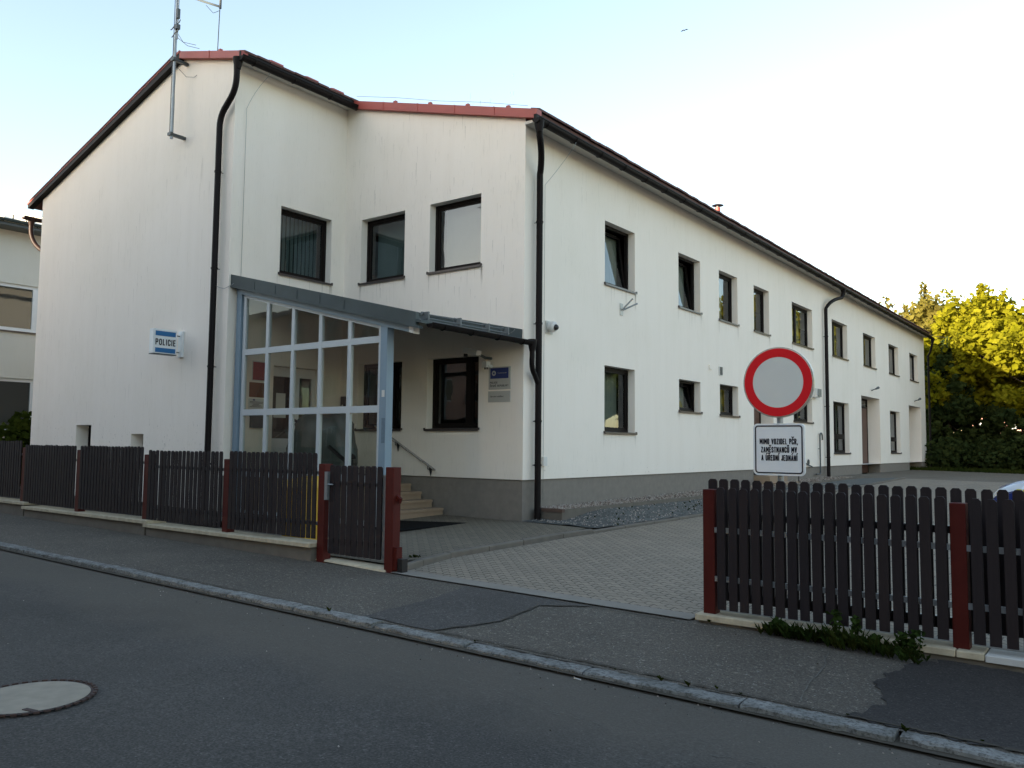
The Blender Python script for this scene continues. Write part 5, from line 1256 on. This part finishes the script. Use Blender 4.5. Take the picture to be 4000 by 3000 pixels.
for k in range(22): weed(rn.uniform(-10,2),5.215,pz(-3),rn.uniform(.015,.035),rn,1,5)
for k in range(16): x=-7.0+rn.uniform(-.05,.05); weed(-6.95+rn.uniform(-1.6,.2)*0-.55+rn.uniform(-.06,.06),7.9+rn.uniform(-.06,.06),gz(-7.5,7.9)+.055,.04,rn,1,5)
for k in range(50): y=12.6+rn.random()*8; x=rn.uniform(-8.1,-7.2); weed(x,y,grz(x,y),.05,rn,1,6)
o=mb.build('weeds',[M['weed'],M['grass']],fix=False); tag(o,'dark green weeds growing from the foot of the right low wall','weeds',kind='stuff')

# ================================================================== neighbour on the left
nb=thing('neighbour_building',(-32,20,-1.4),'pale neighbouring building with white windows and metal roof at the left edge','building')
NX=-27.3; fN=lambda u,v,z:(NX+v,u,z)
wins=[(9.0,12.7,3.36,4.80),(8.6,13.0,.3,1.90),(15,18,3.36,4.8),(21,24,3.36,4.8)]
g=MB(); facade(g,fN,[6.5,45],lambda u:6.52,-1.6,wins,depth=.12)
g.quad((NX,6.5,-1.6),(-40,6.5,-1.6),(-40,6.5,6.5),(NX,6.5,6.5)); g.build('wall',M['wall_n'],nb,fix=False)
g=MB(); g.add([(NX+.65,6.0,6.62),(NX+.65,45.5,6.62),(-33.5,45.5,8.6),(-33.5,6.0,8.6),(NX+.65,6.0,6.52),(NX+.65,45.5,6.52),(-33.5,45.5,8.5),(-33.5,6.0,8.5),(-40.5,6.0,6.6),(-40.5,45.5,6.6)],[(0,1,2,3),(4,7,6,5),(0,4,5,1),(3,2,9,8),(0,3,7,4)])
for k in range(90): y=6.3+k*.45; g.box(NX+.6,NX+.63,y,y+.02,6.63,6.70) if 0 else None
g.build('roof',M['neighroof'],nb)
g=MB(); 
for k in range(50):
    y=6.4+k*.75; t=.04; g.add([(NX+.62,y,6.635),(NX+.62,y+.02,6.635),(-33.4,y+.02,8.585),(-33.4,y,8.585),(NX+.62,y,6.665),(NX+.62,y+.02,6.665),(-33.4,y+.02,8.615),(-33.4,y,8.615)],[(4,5,6,7),(0,1,5,4),(0,4,7,3),(1,2,6,5)])
g.build('roof_ribs',M['neighroof'],nb)
g=MB(); 
for k in range(26): y=6.8+k*.5+(.12 if k%2 else 0); g.box(NX+.50,NX+.53,y,y+.03,6.66,6.80)
g.build('snow_hook',M['darkgrey'],nb)
g=MB(); g.box(NX,NX+.66,6.0,45.5,6.42,6.515); g.build('eave',M['darkgrey'],nb)
auto(gutter(6.0,45.5,NX+.72,6.58,.07).build('gutter',M['zinc'],nb))
for (a,b,z0,z1) in wins:
    g=MB(); m=[a+(b-a)*k/3 for k in (1,2)] if b-a>3.2 else [(a+b)/2]
    def bx(p,q,r,t): g.box(NX-.12,NX-.06,p,q,r,t)
    bx(a,b,z0,z0+.1); bx(a,b,z1-.1,z1); bx(a,a+.1,z0+.1,z1-.1); bx(b-.1,b,z0+.1,z1-.1)
    for mm in m: bx(mm-.12,mm+.12,z0+.1,z1-.1)
    w=g.build('window',M['white'],nb); g=MB(); g.quad((NX-.09,a+.1,z0+.1),(NX-.09,b-.1,z0+.1),(NX-.09,b-.1,z1-.1),(NX-.09,a+.1,z1-.1)); g.build('pane',M['glass'],w)
    g=MB(); g.box(NX+.002,NX+.06,a-.05,b+.05,z0-.05,z0-.01); g.build('sill',M['sill'],w)
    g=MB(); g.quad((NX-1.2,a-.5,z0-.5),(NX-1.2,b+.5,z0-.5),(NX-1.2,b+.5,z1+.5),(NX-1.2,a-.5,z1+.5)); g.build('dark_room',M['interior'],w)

# ================================================================== houses around (they shade and reflect)
def house(name,x0,x1,y0,y1,zb,zt,mat,label,faces,roofh=2.0,ridge='x',wstep=2.6,storeys=3,roofmat='tile',group=None):
    h=thing(name,((x0+x1)/2,(y0+y1)/2,zb),label,'house',group)
    g=MB(); sh=(zt-zb)/storeys
    wd=[]
    def wall_(fn,u0,u1,do):
        holes=[]
        if do:
            n=max(1,int((u1-u0-1)/wstep)); p=(u1-u0)/n
            for i in range(n):
                for s_ in range(storeys):
                    c=u0+p*(i+.5); z=zb+sh*s_+sh*.38; holes.append((c-.55,c+.55,z,z+sh*.45))
        facade(g,fn,[u0,u1],lambda u:zt,zb,holes,depth=.12)
        for (a,b,c,d) in holes: wd.append((fn,a,b,c,d))
    wall_(lambda u,v,z:(u,y1+v,z),x0,x1,'N' in faces); wall_(lambda u,v,z:(u,y0-v,z),x0,x1,'S' in faces)
    wall_(lambda u,v,z:(x0-v,u,z),y0,y1,'W' in faces); wall_(lambda u,v,z:(x1+v,u,z),y0,y1,'E' in faces)
    g.build('wall',mat,h,fix=False)
    e=.4; g=MB()
    if ridge=='x': ym=(y0+y1)/2; g.add([(x0-e,y0-e,zt),(x1+e,y0-e,zt),(x1+e,y1+e,zt),(x0-e,y1+e,zt),(x0-e,ym,zt+roofh),(x1+e,ym,zt+roofh)],[(0,1,5,4),(2,3,4,5),(0,4,3),(1,2,5),(0,3,2,1)])
    else: xm=(x0+x1)/2; g.add([(x0-e,y0-e,zt),(x1+e,y0-e,zt),(x1+e,y1+e,zt),(x0-e,y1+e,zt),(xm,y0-e,zt+roofh),(xm,y1+e,zt+roofh)],[(0,3,5,4),(1,4,5,2),(0,4,1),(2,5,3),(0,1,2,3)])
    g.build('roof',M[roofmat],h)
    for (fn,a,b,c,d) in wd:
        gf=MB()
        for (p,q,r,t) in ((a,b,c,c+.08),(a,b,d-.08,d),(a,a+.08,c+.08,d-.08),(b-.08,b,c+.08,d-.08),((a+b)/2-.05,(a+b)/2+.05,c+.08,d-.08)):
            gf.add([fn(p,-.08,r),fn(q,-.08,r),fn(q,-.08,t),fn(p,-.08,t),fn(p,-.12,r),fn(q,-.12,r),fn(q,-.12,t),fn(p,-.12,t)],[(0,1,2,3),(7,6,5,4),(0,4,5,1),(1,5,6,2),(2,6,7,3),(3,7,4,0)])
        w_=gf.build('window',M['white'],h,fix=False)
        gp2=MB(); gp2.add([fn(a,-.1,c),fn(b,-.1,c),fn(b,-.1,d),fn(a,-.1,d)],[(0,1,2,3)]); gp2.build('pane',M['glassdark'],w_,fix=False)
    return h
house('apartment_house',-64,-28.5,-18,-9,-1.5,6.8,M['pinkish'],'long pale house farther down the street seen only in reflections','NE',ridge='x',roofh=1.5)
house('apartment_house',-27,-8,-19,-9,-1.8,12.4,M['brickred'],'tall red-brown apartment house across the street seen only in reflections','NW',ridge='x',roofh=1.6,storeys=4)
house('apartment_house',-6,10,-19,-10,-1.8,7.5,M['ochre'],'ochre house behind the viewer','N',ridge='x',roofh=1.6)
house('apartment_house',26,36,12,40,-1.9,3.6,M['pinkish'],'pale house beyond the right edge of the yard','W',ridge='y',roofh=2.4,storeys=2)
tree('broadleaf_tree',24,68,gt(24,68),12,5,'dark green tree far right reflected in the ground-floor windows',M['leafH'],31,nb=30,leaf=.34,nper=240)
tree('broadleaf_tree',33,86,gt(33,86),13,6,'second dark green tree far right reflected in the ground-floor windows',M['leafH'],32,nb=30,leaf=.34,nper=240)
tree('broadleaf_tree',19,80,gt(19,80),11,5,'third dark green tree far right beside the tall sunlit trees',M['leafH'],33,nb=30,leaf=.34,nper=240)
house('village_house',-13,1,88,98,-.3,4.6,M['pinkish'],'pinkish sunlit house glimpsed through gaps in the trees','S',roofh=3)

# ================================================================== police car
car=thing('police_car',(-.15,17.9,gz(0,17.9)),'silver and blue police car parked nose-in at the right edge','car')
cz=gz(0,17.9); CX=-2.12; CY0,CY1=16.98,18.75; cm=(CY0+CY1)/2
# stations: (x, z_low, z_mid(belt), z_top, halfwidth at belt, halfwidth top)
stn=[(0,.38,.52,.60,.60,.50),(.10,.25,.60,.70,.76,.60),(.35,.20,.68,.80,.85,.68),(.7,.2,.74,.88,.88,.72),(1.15,.2,.80,.97,.89,.74),(1.30,.2,.84,1.02,.89,.72),(1.95,.2,.90,1.42,.89,.60),(2.6,.2,.92,1.47,.89,.60),(3.3,.2,.93,1.43,.89,.58),(3.9,.2,.93,1.20,.88,.60),(4.2,.25,.90,.98,.84,.66),(4.32,.35,.75,.80,.75,.6)]
def ring(s):
    x,zl,zm,zt,wb,wt=s; X=CX+x
    return [(X,cm-wb*.93,cz+zl),(X,cm-wb,cz+(zl+zm)*.5),(X,cm-wb,cz+zm-.03),(X,cm-wb*.97,cz+zm),(X,cm-wt,cz+zt-.03),(X,cm-wt*.55,cz+zt),(X,cm+wt*.55,cz+zt),(X,cm+wt,cz+zt-.03),(X,cm+wb*.97,cz+zm),(X,cm+wb,cz+zm-.03),(X,cm+wb,cz+(zl+zm)*.5),(X,cm+wb*.93,cz+zl)]
g=MB(); vs=[p for s in stn for p in ring(s)]; n=12
fs=[]; ms=[]
for i in range(len(stn)-1):
    for j in range(n):
        jj=(j+1)%n; fs.append((i*n+j,i*n+jj,(i+1)*n+jj,(i+1)*n+j))
        m=0
        if j in (3,7) and 5<=i<=8: m=3
        if i in (5,) and j in (4,5,6): m=3
        if i in (8,9) and j in (4,5,6): m=3
        if j in (0,10): m=0 if i>1 else 4
        if j in (1,9): m=1
        if j in (4,5,6) and i<5: m=1 if j<6 else 0
        ms.append(m)
fs.append(tuple(range(n-1,-1,-1))); ms.append(4); fs.append(tuple((len(stn)-1)*n+j for j in range(n))); ms.append(0)
g.v=vs; g.f=fs; g.m=ms
M['carglass']=simple('car_glass',(.015,.02,.022),.05,var=.02)
o=auto(g.build('body',[M['carwhite'],M['carblue'],M['caryellow'],M['carglass'],M['cardark']],car),28)
g=MB(); 
g.add([(CX+.40,cm-.872,cz+.64),(CX+2.9,cm-.905,cz+.72),(CX+2.9,cm-.905,cz+.78),(CX+.40,cm-.872,cz+.685)],[(0,1,2,3)]); g.build('yellow_stripe',M['caryellow'],car)
for s_ in (-1,1):
    g=MB(); P=[(.02,.56,.50),(.10,.585,.62),(.30,.64,.76),(.52,.70,.84)]
    vs=[]
    for (x,z,w) in P: vs+=[(CX+x-.02,cm+s_*(w+.07),cz+z-.035),(CX+x+.03,cm+s_*(w-.06),cz+z+.075)]
    vs2=[(a,b-s_*.05,c) for a,b,c in vs]
    g.add(vs+vs2,[(0,1,3,2),(2,3,5,4),(4,5,7,6),(0,8,9,1),(6,7,15,14),(0,2,10,8),(2,4,12,10),(4,6,14,12),(1,9,11,3),(3,11,13,5),(5,13,15,7)]); g.build('headlight',M['lamp'],car)
g=MB(); g.box(CX-.03,CX+.2,cm-.55,cm+.55,cz+.22,cz+.42); g.build('bumper',M['cardark'],car)
g=MB(); g.box(CX-.045,CX-.032,cm-.26,cm+.26,cz+.34,cz+.45); g.build('number_plate',M['signwhite'],car)
for x in (.80,3.45):
    for s_ in (-1,1):
        g=MB(); g.tube([(CX+x,cm+s_*.70,cz+.315),(CX+x,cm+s_*.92,cz+.315)],.315,24); w=auto(g.build('wheel',M['tyre'],car))
        g=MB(); g.tube([(CX+x,cm+s_*.90,cz+.315),(CX+x,cm+s_*.928,cz+.315)],.20,18); g.build('rim',M['galv'],w)
g=MB(); g.box(CX+2.1,CX+2.4,cm-.5,cm+.5,cz+1.46,cz+1.57); g.build('light_bar',M['carblue'],car)
g=MB(); g.obox((CX+1.45,cm-.98,cz+.98),(.10,0,0),(0,.07,0),(0,0,.06)); g.build('wing_mirror',M['cardark'],car)

# ================================================================== overhead cable, bird
g=MB()
def cat(p,q,sag,n=24): return [Vector(p).lerp(Vector(q),i/n)+Vector((0,0,-sag*4*(i/n)*(1-i/n))) for i in range(n+1)]
g.tube(cat((-14.0,48.2,7.4),(8,60,6.0),1.0,24),.018,5); o=g.build('overhead_cable',M['black']); tag(o,'thin black cable sagging across the yellow tree crown','cable')
bd=thing('bird',(-37.7,80.4,45.3),'tiny distant bird flying high in the clear sky','bird')
g=MB(); c=Vector((-37.7,80.4,45.3)); 
for s_ in (-1,1): g.add([tuple(c+Vector((0,0,0))),tuple(c+Vector((s_*.22,.0,.10))),tuple(c+Vector((s_*.50,.05,-.02))),tuple(c+Vector((s_*.2,.12,.02)))],[(0,1,2,3)])
g.tube([c+Vector((0,-.22,0)),c+Vector((0,-.1,.01)),c+Vector((0,.1,0)),c+Vector((0,.22,0))],.04,6,rs=[.01,.045,.04,.01]); g.build('body',M['black'],bd)

# ================================================================== light, world, camera
SUN_AZ=R(195); SUN_EL=R(9.5)
w=bpy.data.worlds.new('World'); sc.world=w; w.use_nodes=True; nt=w.node_tree
bg=nt.nodes['Background']; sky=nt.nodes.new('ShaderNodeTexSky'); sky.sky_type='NISHITA'; sky.sun_disc=False
sky.sun_elevation=SUN_EL; sky.sun_rotation=SUN_AZ; sky.altitude=400; sky.air_density=1.0; sky.dust_density=1.1; sky.ozone_density=1.0
hs=nt.nodes.new('ShaderNodeHueSaturation'); hs.inputs['Saturation'].default_value=.92; nt.links.new(sky.outputs[0],hs.inputs['Color'])
tm=nt.nodes.new('ShaderNodeMix'); tm.data_type='RGBA'; tm.blend_type='MULTIPLY'; tm.inputs[0].default_value=1; nt.links.new(hs.outputs[0],tm.inputs[6]); tm.inputs[7].default_value=(1.065,.99,.915,1)
nt.links.new(tm.outputs[2],bg.inputs[0]); bg.inputs[1].default_value=.15
sd=bpy.data.lights.new('sun','SUN'); sd.energy=5.0; sd.angle=R(.6); sd.color=(1,.86,.62)
so=bpy.data.objects.new('sun',sd); COL.objects.link(so)
d=Vector((sin(SUN_AZ)*cos(SUN_EL),cos(SUN_AZ)*cos(SUN_EL),sin(SUN_EL)))
so.rotation_euler=(-d).to_track_quat('-Z','Y').to_euler(); so.location=(40,20,40)
yaw,pit,rol=map(R,(-37.0693828,4.26743336,.56725174))
f=Vector((sin(yaw)*cos(pit),cos(yaw)*cos(pit),sin(pit))); r=Vector((cos(yaw),-sin(yaw),0)); u=r.cross(f)
r2=r*cos(rol)+u*sin(rol); u2=-r*sin(rol)+u*cos(rol)
cd=bpy.data.cameras.new('camera'); co=bpy.data.objects.new('camera',cd); COL.objects.link(co)
co.matrix_world=Matrix(((r2.x,u2.x,-f.x,0),(r2.y,u2.y,-f.y,0),(r2.z,u2.z,-f.z,0),(0,0,0,1)))
cd.sensor_width=36; cd.lens=3227.7*36/4000; cd.clip_end=2000; cd.clip_start=.05
sc.camera=co
vs=sc.view_settings; vs.view_transform='Standard'; vs.look='None'; vs.gamma=1; vs.exposure=2.05
sc.cycles.use_denoising=True
sc.cycles.max_bounces=8; sc.cycles.transparent_max_bounces=16
sc.render.film_transparent=False
